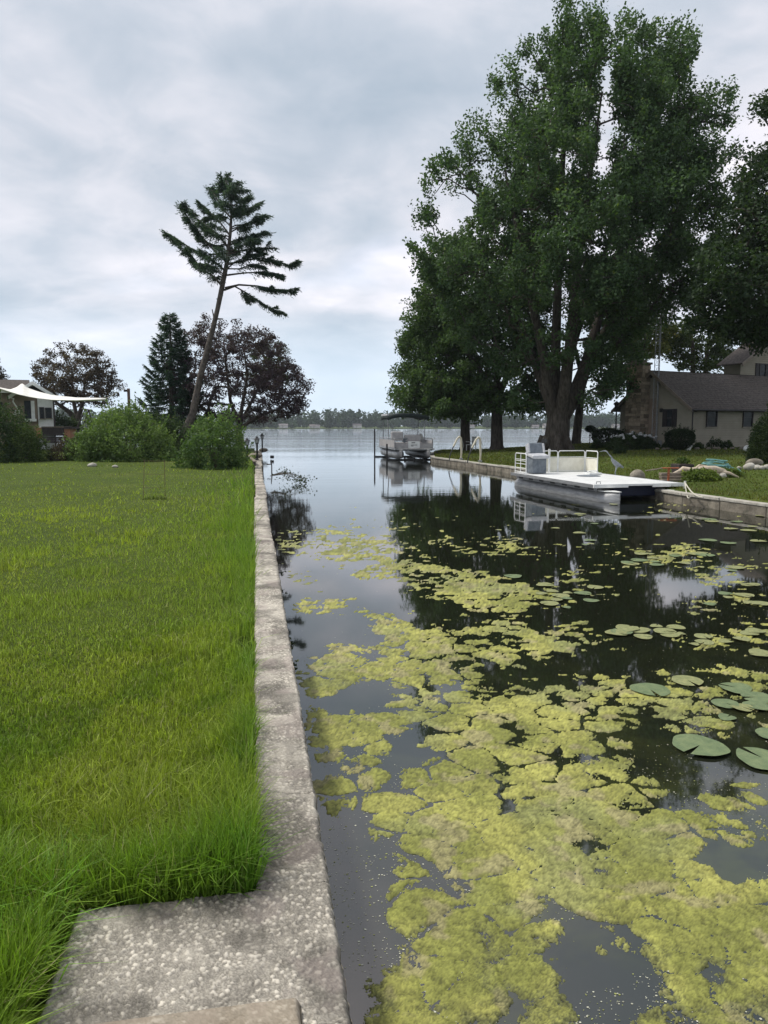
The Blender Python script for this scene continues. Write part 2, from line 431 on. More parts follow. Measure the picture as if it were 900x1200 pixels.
def clump_leaves(cl, n, rad, flat=.7, size=.2, asp=.6, up=.8, c1=(.03, .05, .015), c2=(.07, .1, .03), yellow=.01, stretch=None, droop=0.0, tint=None):
    k = len(cl); i = rng.integers(0, k, n); cr = rad*(.6+.8*rng.random(k))
    off = rand_dirs(n)*(rng.random(n)**.45)[:, None]*cr[i][:, None]; off[:, 2] *= flat
    P = cl[i]+off
    if stretch is not None: P += stretch[i]*(rng.random(n)**1.2)[:, None]
    V, F = leaf_quads(P, np.full(n, size), up, asp, droop)
    tone = rng.random(k); 
    col = leaf_cols(n, c1, c2, tone[i], yellow)
    if tint is not None: col *= tint(P).repeat(4, 0)
    return V, F, col
def broad_tree(name, label, cat, f, base, stems, sil, nclump, nleaf, crad=.75, lsize=.2, c1=(.03, .05, .015), c2=(.07, .1, .03), bark='bark', yellow=.01, group=None,
               depth=.85, inner=.3, extra=None, upshoot=.0, rleaf=.016, flat=.7, asp=.6, seed=0, drop=None, up=.8):
    root = empty(name, base, label, cat, group)
    cl = crown_points(sil, f, nclump, depth, inner, seed=seed)
    if drop is not None: cl = cl[drop(cl)]
    if extra is not None: cl = np.vstack([cl, extra])
    mb = MB(); grow(mb, stems, cl, rleaf)
    mb.build('trunk', bark, root, world=True, smooth=True)
    st = None
    if upshoot:
        cen = cl.mean(0); d = (cl-cen); d /= np.linalg.norm(d, axis=1)[:, None]+1e-9; d[:, 2] = d[:, 2]*.6+.5
        st = d*upshoot*(.3+rng.random(len(cl)))[:, None]
    V, F, col = clump_leaves(cl, nleaf, crad, flat, lsize, asp, up, c1, c2, yellow, st)
    fast_mesh('crown', V, F, 'leaf', root, col)
    return root
def P3(lst, f):
    """pixel path with per-point distance offsets -> world points"""
    return [D(p[0], p[1], f+(p[2] if len(p) > 2 else 0)) for p in lst]
# ================================================================== SETTING
mb = MB(); mb.add([(-4500, -400, 0), (4500, -400, 0), (4500, 6000, 0), (-4500, 6000, 0)], [(0, 1, 2, 3)])
tag(mb.build('water', 'water'), kind='structure')
mb = MB(); mb.add([(-4600, -500, -2.5), (4600, -500, -2.5), (4600, 6100, -2.5), (-4600, 6100, -2.5)], [(0, 1, 2, 3)])
tag(mb.build('lake_bed', 'soil'), kind='structure')
BF = np.array([-16, 16.8, 19.6, 32.4, 43.5, 47, 51, 55, 56, 58, 61, 70, 90]); BS = np.array([15.6, 8.7, 7.9, 5.59, 2.75, 2.9, 3.2, 4.2, 8, 16, 24, 40, 80])
def bankS(f): return np.interp(f, BF, BS)
def gR(s, f):
    v = np.maximum(s-bankS(f), 0)
    return .33+.50*sstep(.3, 13, v)+.05*(fbm(np.asarray(s)*.3+50., np.asarray(f)*.3+0., 2, 3)-.5)*sstep(.5, 4, v)+.12*np.exp(-((s-12.5)**2+(f-49)**2)/30)
def GRpt(px, f):
    """point standing on the right bank seen in column px at forward distance f"""
    s = (px-450)/FPX*f/ (math.cos(PITCH))
    # exact: solve for column
    for _ in range(3):
        P = SF(s, f, float(gR(np.array(s), np.array(f)))); x, y = proj(P); s += (px-x)*f/FPX
    return SF(s, f, float(gR(np.array(s), np.array(f))))
def gL(X, Y):
    return .27+.28*sstep(24, 46, Y-X*.25)+.03*(fbm(X*.5+90, Y*.5+40, 2, 8)-.5)
def GLpt(px, f):
    s = (px-450)/FPX*f
    for _ in range(4):
        P = SF(s, f, 0); P[2] = float(gL(np.array(P[0]), np.array(P[1]))); x, y = proj(P); s += (px-x)*f/FPX
    return P
def grid_faces(m, n):
    i = np.arange(m*n).reshape(m, n); return np.stack([i[:-1, :-1], i[:-1, 1:], i[1:, 1:], i[1:, :-1]], -1).reshape(-1, 4)
# right bank
fr = np.concatenate([np.arange(-16, 43.6, .75), [43.5, 45, 47, 49, 51, 53, 55, 55.5, 56, 57, 58, 59.5, 61, 65, 70, 80, 90]]); fr = np.unique(fr)
vs = np.array([0.24, .24, .4, .7, 1, 1.5, 2, 3, 4, 5, 6.5, 8, 10, 12, 15, 18, 22, 28, 36, 50, 70, 100, 160, 260])
FFm, VVm = np.meshgrid(fr, vs, indexing='ij'); SSm = bankS(FFm)+VVm; Z = gR(SSm, FFm); Z[:, 0] = -.8
last = FFm >= 89; Z[last] = -.8
P = SSm[..., None]*RT+FFm[..., None]*FH; P[..., 2] = Z
tag(fast_mesh('right_bank_ground', P.reshape(-1, 3), grid_faces(*Z.shape)[:, ::-1], 'turf', smooth=True), kind='structure')
# left lawn
ys = np.concatenate([np.arange(-8, 20, .5), np.arange(20, 54, 1.), [54.]]); xs = -np.array([.0, .0, .15, .4, .8, 1.2, 1.7, 2.4, 3.2, 4, 5, 6.5, 8, 10, 13, 17, 22, 28, 36, 46, 60, 90, 150, 250])-.05
YY, XX = np.meshgrid(ys, xs, indexing='ij'); far = YY >= 53.9; YY2 = np.where(YY > 30, 30+(YY-30)*(1+np.minimum(-XX, 60)*.010), YY)
Z = gL(XX, YY2)
hole = np.exp(-(((XX+.12)/.16)**2+((YY2-6.0)/.35)**2)); Z = Z-.10*hole
Z[:, 0] = -.8; Z[-1, :] = -.8
P = np.stack([XX, YY2, Z], -1)
tag(fast_mesh('lawn', P.reshape(-1, 3), grid_faces(*Z.shape), 'turf', smooth=True), kind='structure')

# ------------------------------------------------------------------ concrete with exposed pebbles
def pebbles(X, Y, cell=.0165, k=0):
    wx = X+.004*(vnoise(X*90, Y*90, 3)-.5); wy = Y+.004*(vnoise(X*90+7, Y*90, 4)-.5)
    f1, f2, idd = worley(wx/cell, wy/cell, k, .95)
    g1, g2, id2 = worley(wx/(cell*.45), wy/(cell*.45), k+31, .95)
    pr = .20+.26*idd; big = sstep(pr+.05, pr-.07, f1)*(hsh(np.floor(idd*9973), np.floor(idd*0), 3) > .22)
    ps = .18+.2*id2; sm = sstep(ps+.07, ps-.07, g1)
    wear = .25+.75*sstep(.30, .55, fbm(X*5, Y*5, 3, 21))                      # where the paste has washed out
    grit = vnoise(X*420, Y*420, 8)
    h = (.0040*big+.0014*sm*(1-big))*wear-.005*sstep(.5, .75, fbm(X*26, Y*26, 3, 12))+.010*(fbm(X*2.2, Y*2.2, 3, 2)-.5)+.0008*grit
    bt = np.where(idd > .80, .80, .30+.50*idd)
    base_t = .25+.30*(grit**2)+.16*(fbm(X*40, Y*40, 3, 66)-.5)
    tone = base_t*(1-sm*.8)+(.30+.30*id2)*sm*.8
    tone = tone*(1-big)+bt*big
    tone = tone*wear+(1-wear)*(.36+.25*tone+.22*grit)
    for yc, amp in ((3.32, .05), (4.4, .03), (1.95, .07), (6.5, .04), (9.3, .04)):
        ck = np.exp(-((Y-yc-amp*(fbm(X*9, X*0+yc, 4, 31)-.5)*2)/.0035)**2)*(vnoise(X*22, X*0, 17) > .25); h = h-.006*ck; tone = tone*(1-.6*ck)
    streak = sstep(.52, .7, fbm(X*16, Y*1.1, 3, 61)); tone = tone*(1-.16*streak)
    dirt = sstep(.50, .66, fbm(X*3.4+4, Y*3.4, 4, 40)); lich = sstep(.55, .7, fbm(X*6+1, Y*6, 3, 60))
    tone = tone*(1-.46*dirt)
    c = tone[..., None]*np.array([.78, .72, .61])
    c = c*(1-.35*lich[..., None])+.35*lich[..., None]*np.array([.30, .25, .23])
    c *= (1-.16*sstep(.5, .7, fbm(X*1.3, Y*1.3, 2, 77)))[..., None]*np.ones(3)
    return h, np.clip(c, .02, .8)
def concrete_piece(name, parent, x0f, x1f, y0, y1, ztop, step, zbot, sec=9, plain=None):
    """one cast piece: worn top between the edge curves x0f(y), x1f(y); rounded arrises; sides down to zbot"""
    ny = max(6, int((y1-y0)/step)); nx = max(8, int((x1f(np.array([y0]))[0]-x0f(np.array([y0]))[0])/step))
    y = np.linspace(y0, y1, ny); u = np.linspace(0, 1, nx)
    U, Yg = np.meshgrid(u, y, indexing='ij'); X0 = x0f(Yg); X1 = x1f(Yg)
    rag = lambda k: .012*(fbm(Yg*7, Yg*0+k, 3, k)-.5)+.008*(fbm(Yg*34, Yg*0+k, 2, k)-.5)
    Xg = (X0+rag(91))*(1-U)+(X1+rag(92))*U
    h, c = pebbles(Xg+.5, Yg)
    if plain is not None: h = h*.25; tt = .75+.45*fbm(Xg*9, Yg*9, 4, 88)+.25*(vnoise(Xg*350, Yg*350, 6)-.5); c = .45*c+.6*tt[..., None]*np.array(plain)*(1-.25*sstep(.5, .6, fbm(Xg*4, Yg*4, 2, 18)))[..., None]
    wd = X1-X0; e = np.minimum(U*wd, (1-U)*wd); ee = np.minimum(Yg-y0+(sec == 1)*9, y1-Yg)
    if sec == 0: ee = np.where(Xg > WL+.02, 9, ee)
    rnd = .014*(1-np.clip(e/.016, 0, 1))**2*(1+1.2*(fbm(Yg*20, Yg*0, 2, 5)))+.012*(1-np.clip(ee/.014, 0, 1))**2
    Zg = ztop+h-rnd
    T = np.stack([Xg, Yg, Zg], -1)
    # skirts all round
    lo = T.copy(); lo[..., 2] = zbot
    n = nx*ny; V = [T.reshape(-1, 3)]; F = [grid_faces(nx, ny)[:, ::-1]]; cc = [c.reshape(-1, 3)]; off = n; idx = np.arange(n).reshape(nx, ny)
    for line, flip in ((idx[0], 1), (idx[-1], 0), (idx[:, 0], 0), (idx[:, -1], 1)):
        base = T.reshape(-1, 3)[line]; k = len(line)
        zs = np.array([.02, .07, .16, .30]); prev = line
        for dz in list(zs)+[None]:
            q = base.copy(); q[:, 2] = (ztop-dz) if dz is not None and ztop-dz > zbot else zbot
            q[:, :2] += ((vnoise(base[:, 1]*30+base[:, 0]*30, np.full(k, q[0, 2]*30), 9)-.5)*.008)[:, None]
            V.append(q); cur = np.arange(off, off+k); off += k
            t = .30+.35*hsh(np.arange(k)//2, np.full(k, int(q[0, 2]*100)), 4); cc.append(t[:, None]*np.array([.42, .38, .30]))
            f = np.stack([prev[:-1], prev[1:], cur[1:], cur[:-1]], -1); F.append(f if not flip else f[:, ::-1]); prev = cur
    return fast_mesh(name, np.vstack(V), F, 'aggregate', parent, np.vstack(cc), smooth=True)
seaw = empty('seawall', (0.1, 25, .0), 'long pale pebbly concrete seawall and landing slab running along the left side of the canal', 'seawall')
WL, WR = -.035, .243
c0 = G(92, 1064, .35); c1 = G(38, 1203, .35); kx = (c1[0]-c0[0])/(c1[1]-c0[1])
bnds = [1.30, c0[1], 5.02, 7.9, 11.2, 14.6, 18.4, 22.6, 27.5, 33, 39, 46, 55]
for i, (a, b) in enumerate(zip(bnds[:-1], bnds[1:])):
    st = .0036 if i == 0 else (.0046 if i == 1 else (.009 if i == 2 else .0055*(a/2.2)))
    jx = 0 if i < 3 else rng.normal()*.012; jz = 0 if i < 2 else rng.normal()*.006
    if i >= 9: jx += .02*(i-8)
    lf = (lambda y: c0[0]+(y-c0[1])*kx) if i == 0 else (lambda y, j=jx, i=i: np.full_like(y, WL+j-(.03*max(0, i-8))))
    gap = .004 if i > 1 else 0
    concrete_piece('landing_slab' if i == 0 else 'concrete_section', seaw, lf, lambda y, j=jx, i=i: np.full_like(y, WR+j+(.04*max(0, i-8))), a, b-gap if i > 0 else b, .35+jz, st, -.7, i)
st_ = empty('concrete_step', (-.3, 1.5, .37), 'smooth tan concrete step edge at the very bottom lying on the pebbly slab', 'step')
e0 = G(100, 1197, .365); e1 = G(352, 1172, .365)
concrete_piece('step_body', st_, lambda y: np.full_like(y, e0[0]-.25), lambda y: np.full_like(y, e1[0]), 1.2, (e0[1]+e1[1])/2, .374, .005, .3, 9, (.30, .245, .175))

# right bank wall: blocks and cap stones
rw = empty('bank_wall', SF(8, 20, .1), 'weathered low stone block wall along the far right bank of the canal', 'wall')
f = -6.0; k = 0
while f < 55:
    L = 1.15+.3*rng.random() if f > 3 else 2.5
    f2 = min(f+L, 55.2); a = SF(bankS(f), f); b = SF(bankS(f2), f2); d = b-a; ln = np.linalg.norm(d); ang = math.atan2(d[1], d[0]); c = (a+b)/2
    nrm = np.array([d[1], -d[0], 0])/ln
    low = .03*rng.normal()*.4
    mb = MB()
    mb.box(c+nrm*(.13+low*.2)+UPV*(-.28), (ln-.012, .22, 1.02), ang).build('wall_block', 'bank_block', rw, world=True, bevel=.02)
    mb = MB(); t = .075+.01*rng.normal()
    mb.box(c+nrm*(.14+low)+UPV*(.233+t/2), (ln-.012, .30, t), ang).build('cap_stone', 'bank_cap', rw, world=True, bevel=.012)
    f = f2

# ------------------------------------------------------------------ floating algae
COLS = np.array([320, 360, 400, 440, 480, 520, 560, 600, 640, 680, 720, 760, 800, 840, 880, 920.])
ROWS = np.array([560, 580, 600, 620, 635, 650, 660, 672, 690, 705, 720, 740, 755, 775, 795, 820, 845, 870, 895, 920, 950, 980, 1010, 1040, 1070, 1100, 1130, 1160, 1190, 1230.])
COV = """0000000000000000
0000000000121111
0110100000233222
2343132211111122
5665454411222111
1366544532454211
0268852112344211
3415556435321542
0001488766311222
1671148753123333
0325325522121111
0007656765324455
0254764685213544
0395674331122222
0696785336656666
0223567887798666
0687776677548655
0886378668521111
0118367578722111
0378688889864776
0158889789988666
0113799996998755
0101288799999334
0001675489999888
0013776657999999
0013664622468999
0012786823337878
0126886543345897
0257886554456788
0257886554456788""".split()
COV = np.array([[int(c) for c in r] for r in COV], float)
def coverage(px, py):
    ix = np.clip((px-COLS[0])/40, 0, len(COLS)-1.001); x0 = ix.astype(int); fx = ix-x0
    iy = np.clip(np.interp(py, ROWS, np.arange(len(ROWS))), 0, len(ROWS)-1.001); y0 = iy.astype(int); fy = iy-y0
    a = COV[y0, x0]; b = COV[y0, x0+1]; c = COV[y0+1, x0]; d = COV[y0+1, x0+1]
    return (a*(1-fx)+b*fx)*(1-fy)+(c*(1-fx)+d*fx)*fy
pxs = np.arange(322, 1080, 1.7)
pys = np.arange(584, 1300, 1.5)
PX, PY = np.meshgrid(pxs, pys, indexing='ij')
Pw = G(PX, PY, 0.0); X = Pw[..., 0]; Y = Pw[..., 1]
cv = coverage(PX+10*(vnoise(X*1.5, Y*1.5, 70)-.5), PY)
dist = Y
wx = X+.10*(fbm(X*3, Y*3, 3, 71)-.5); wy = Y+.10*(fbm(X*3+9, Y*3, 3, 72)-.5)
f1, f2, idd = worley(wx/.27, wy/.22, 5, .95)
g1, g2, _ = worley(wx/.085, wy/.085, 15, .95)
nz = fbm(X*1.1, Y*1.1, 5, 73, .55); nm = fbm(X*4.2, Y*3.0, 5, 79, .65); wn = rng.random(X.shape); nf = fbm(X*9, Y*9, 4, 74, .6); nl = fbm(X*.45+3, Y*.45, 3, 76)
pad = 1-f1/.62
pebb = sstep(0.0, .16, f2-f1)
F = (cv-4.7)/4.4*1.05+(nz-.5)*1.5+(nl-.5)*.4+(nf-.5)*1.5+(nm-.5)*1.9+(wn-.5)*.30+(pad*.55-.2)*np.where(cv > 8, .35, 1)-(1-pebb)*.55*np.where(cv > 8.3, .35, 1)*sstep(.3, .5, fbm(X*2, Y*2, 2, 99))*sstep(2.3, 3.4, Y)+sstep(3.2, 2.3, Y)*(1.7*(fbm(X*6+2*fbm(X*3, Y*3, 2, 5), Y*6, 4, 47, .65)-.5)-.06)+(idd-.5)*.35
F = F-.4*sstep(.12, .0, X-.24)-.24*sstep(3.2, 2.3, Y)
F = F-.8*(X > (bankS(Y/math.cos(YAW))-.0)*1.7)
lump = .5*sstep(0, .35, g2-g1)+.5*nf
fine = fbm(X*60, Y*60, 3, 78, .7)
Zh = np.clip(F*.05, -.02, .006)+np.clip(F, 0, .3)/.3*(.006*(lump-.4)+.006*(fine-.5)+.004*(wn-.5))-.006*(1-pebb)*(F > 0)
# colours of the growth itself
t1 = sstep(.3, .75, fbm(X*2.4, Y*2.4, 4, 80)); t2 = fbm(X*42, Y*42, 3, 81, .7)
ca = np.array([.185, .195, .042]); cb = np.array([.315, .310, .078]); ccg = np.array([.165, .175, .07]); cbr = np.array([.27, .235, .13])
col = ca*(1-t1[..., None])+cb*t1[..., None]
grn = sstep(.52, .68, fbm(X*1.7+5, Y*1.7, 4, 82))*.55+.25*sstep(9, 16, Y); col = col*(1-grn[..., None])+ccg*grn[..., None]*1.25
brn = sstep(.60, .72, fbm(X*7, Y*7, 4, 83))*.6; col = col*(1-brn[..., None])+cbr*brn[..., None]
thin = 1-sstep(0, .22+.4*sstep(3.2, 2.2, Y), F); kth = (.5+.35*sstep(3.2, 2.2, Y))*thin; col = col*(1-kth[..., None])+ccg*.6*kth[..., None]
col = col*(.30+1.0*t2[..., None]+.60*(wn[..., None]-.3)+.25*(lump[..., None]-.5))
col = np.clip(col, .02, .9)
V = np.stack([X, Y, Zh], -1); fc = grid_faces(*X.shape)[:, ::-1]
ff = F.reshape(-1)[fc].max(1) > -.05
xm = X.reshape(-1)[fc].min(1) > WR+.02
fc = fc[ff & xm]
used, invx = np.unique(fc, return_inverse=True)
# turn faces upward
fc = invx.reshape(fc.shape)
tag(fast_mesh('floating_algae', V.reshape(-1, 3)[used], fc, 'algae_mat', None, col.reshape(-1, 3)[used], smooth=False), 'thick yellow-green mats of filamentous algae floating over the canal water', 'algae', kind='stuff')
# specks of duckweed and pollen
n = 9000
px = 322+rng.random(n)*620; py = 640+rng.random(n)**.8*640; Pw = G(px, py, .0015)
ok = (Pw[:, 0] > WR+.03) & (fbm(Pw[:, 0]*2, Pw[:, 1]*2, 3, 90) > .44) & (rng.random(n) < sstep(640, 1000, py)+.12); Pw = Pw[ok]; n = len(Pw)
r = .0015+.0035*rng.random(n)**3+.0004*Pw[:, 1]*.5
ang = rng.random(n)*6.28; V = []
for k in range(5):
    a = ang+k*2*math.pi/5; V.append(Pw+np.stack([np.cos(a)*r, np.sin(a)*r*(.5+.5*rng.random(n)), np.zeros(n)], -1))
V = np.stack(V, 1).reshape(-1, 3); cc = np.repeat(np.where(rng.random(n)[:, None] < .6, [[.48, .48, .38]], [[.30, .32, .11]])*(.5+.7*rng.random(n))[:, None], 5, 0)
tag(fast_mesh('duckweed_specks', V, np.arange(5*n).reshape(n, 5), 'stone_attr', None, cc), 'tiny pale specks of duckweed and pollen scattered on the dark water', 'duckweed', kind='stuff')

# ------------------------------------------------------------------ grass
def blades(P, h, w, lean, az, col, segs=2, name='grass', parent=None):
    n = len(P); d = np.stack([np.cos(az), np.sin(az), np.zeros(n)], -1); side = np.stack([-np.sin(az+1.57*0), np.cos(az), np.zeros(n)], -1)
    # face the width roughly any way
    wa = rng.random(n)*math.pi; side = np.stack([np.cos(wa), np.sin(wa), np.zeros(n)], -1)*(w/2)[:, None]
    H = h[:, None]; Ln = lean[:, None]
    tip = P+d*H*Ln+UPV*H*(1-.35*Ln)
    if segs == 1:
        V = np.stack([P-side, P+side, tip], 1).reshape(-1, 3); F = np.arange(3*n).reshape(n, 3); return V, [F], np.repeat(col, 3, 0)
    mid = P+d*H*Ln*.28+UPV*H*.58
    V = np.stack([P-side, P+side, mid+side*.75, mid-side*.75, tip], 1).reshape(-1, 3); b = np.arange(n)*5
    q = np.stack([b, b+1, b+2, b+3], -1); t = np.stack([b+3, b+2, b+4], -1)
    return V, [q, t], np.repeat(col, 5, 0)
def grass_col(X, Y, n, seed=0):
    a = fbm(X*.55, Y*.55, 3, 100+seed); b = fbm(X*2.6, Y*2.6, 3, 110+seed)
    base = np.array([.17, .265, .028]); yel = np.array([.28, .33, .05]); dk = np.array([.10, .18, .02])
    t = sstep(.40, .66, a)[:, None]; mowed = sstep(3.2, 6.5, Y)[:, None]*.55; base = base*(1-mowed)+np.array([.28, .325, .07])*mowed; c = base*(1-t)+yel*t; u = sstep(.5, .75, b)[:, None]*(.7-.45*sstep(3, 8, Y)[:, None]); c = c*(1-u)+dk*u
    c = c*(.45+.95*rng.random(n))[:, None]; hi = rng.random(n) < .10; c[hi] *= 1.5
    dry = rng.random(n) < .045; c[dry] = np.array([.36, .34, .16])*(.6+.6*rng.random(dry.sum()))[:, None]
    return c
n = 430000
px = -240+rng.random(n)*548; py = 541+(rng.random(n)**.80)*820
Pg = G(px, py, .28); Pg = Pg[(Pg[:, 0] < WL-.006)]
insl = (Pg[:, 0] > c0[0]+(Pg[:, 1]-c0[1])*kx-.05) & (Pg[:, 1] < c0[1]+.012); Pg = Pg[~insl]
n = len(Pg); Pg[:, 2] = gL(Pg[:, 0], Pg[:, 1])-.01
X = Pg[:, 0]; Y = Pg[:, 1]; dw = WL-X; dd = np.hypot(X, Y)
hl = np.exp(-(((X+.12)/.13)**2+((Y-6.0)/.33)**2)); keep = rng.random(n) > hl*1.15; Pg = Pg[keep]; X = X[keep]; Y = Y[keep]; dw = dw[keep]; dd = dd[keep]; n = len(Pg)
edge = np.exp(-dw/(.34+.5*sstep(7, 16, Y)))*(.35+1.1*fbm(Y*1.3, Y*0, 3, 44))*(1+.8*sstep(7, 14, Y)); fore = sstep(4.6, 2.2, Y)
patch = sstep(.5, .75, fbm(X*1.5, Y*1.5, 3, 120))
h = .045+.065*patch+.15*edge+fore*(.05+.14*fbm(X*3, Y*3, 2, 33)); h *= (.35+1.0*rng.random(n)**1.3)
h = np.minimum(h, .34)
w = np.maximum(.0035+.003*rng.random(n), dd*.0013*(.6+.8*rng.random(n)))
lean = .08+.85*rng.random(n)**1.5; az = rng.random(n)*6.283; thin = (rng.random(n) < np.where(dd < 4, .62, 1))
col = grass_col(X, Y, n)
for (qx, qy, rx, ry) in ((132, 634, 1.0, 1.0), (85, 655, .5, .6), (160, 681, .5, .25), (60, 600, 1.2, 1.5), (262, 668, .3, .4), (10, 610, 2, 1.5), (75, 650, .7, .3)):
    q = G(qx, qy, .28); m = np.exp(-((X-q[0])/rx)**2-((Y-q[1])/ry)**2)*(fbm(X*5, Y*5, 2, 7) > .5); m = m[:, None]*.75
    col = col*(1-m)+np.array([.36, .42, .05])*m
eg = np.clip(edge, 0, 1)[:, None]*.5; col = col*(1-eg)+np.array([.11, .25, .03])*eg*(.7+.6*rng.random(n))[:, None]
nearm = dd < 7
Pg = Pg[thin]; h = h[thin]; w = w[thin]*np.where(dd[thin] < 4, 1.35, 1); lean = lean[thin]; az = az[thin]; col = col[thin]; nearm = nearm[thin]
V1, F1, K1 = blades(Pg[nearm], h[nearm], w[nearm], lean[nearm], az[nearm], col[nearm], 2)
tag(fast_mesh('lawn_grass', V1, F1, 'grass_blade', None, K1), 'lush green uncut grass blades covering the near lawn beside the seawall', 'grass', kind='stuff')
V1, F1, K1 = blades(Pg[~nearm], h[~nearm]*1.1, w[~nearm], lean[~nearm], az[~nearm], col[~nearm], 1)
tag(fast_mesh('far_lawn_grass', V1, F1, 'grass_blade', None, K1), 'short sunlit grass of the left lawn reaching back to the bushes', 'grass', kind='stuff')
# long tussocks in the foreground corner
q = []; hh = []
for (tx, ty, cnt, hgt) in ((60, 1090, 170, .34), (20, 1150, 130, .34), (85, 1040, 90, .28), (240, 1045, 60, .22), (285, 1050, 90, .2), (150, 1050, 60, .2), (10, 1060, 80, .3), (-40, 1120, 90, .34), (120, 1010, 60, .2), (285, 960, 60, .2), (288, 880, 60, .2), (200, 1030, 40, .2)):
    c = G(tx, ty, .28); pp = c+np.concatenate([rng.normal(size=(cnt, 2))*.045, np.zeros((cnt, 1))], 1); pp[:, 2] = .26; q.append(pp); hh.append(hgt*(.45+.6*rng.random(cnt)))
q = np.vstack(q); hh = np.concatenate(hh); ok = (q[:, 0] < WL-.01) & ~((q[:, 0] > c0[0]+(q[:, 1]-c0[1])*kx-.01) & (q[:, 1] < c0[1]+.01)); q = q[ok]; hh = hh[ok]; n = len(q)
V1, F1, K1 = blades(q, hh, .005+.004*rng.random(n), .3+.8*rng.random(n), rng.random(n)*6.28, np.array([.15, .29, .035])*(.6+1.0*rng.random(n))[:, None], 2)
tag(fast_mesh('long_grass_tussocks', V1, F1, 'grass_blade', None, K1), 'long arching blades of darker grass in tussocks round the concrete slab', 'grass', kind='stuff')
# right bank grass
n = 90000
f = 9+rng.random(n)**1.5*47; s = bankS(f)+.3+rng.random(n)**1.3*26
P = s[:, None]*RT+f[:, None]*FH; P[:, 2] = gR(s, f)-.01
x, y = proj(P); ok = (x < 1150); P = P[ok]; f = f[ok]; s = s[ok]; n = len(P)
cg = grass_col(P[:, 0], P[:, 1], n, 3)*np.array([.44, .40, .55])  # tint darkens the blades, putting the bank's shade into their colour
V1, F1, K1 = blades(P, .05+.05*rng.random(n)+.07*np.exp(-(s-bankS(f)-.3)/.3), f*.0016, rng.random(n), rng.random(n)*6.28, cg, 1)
tag(fast_mesh('right_bank_grass', V1, F1, 'grass_blade', None, K1), 'mown shaded grass on the bank across the canal', 'grass', kind='stuff')
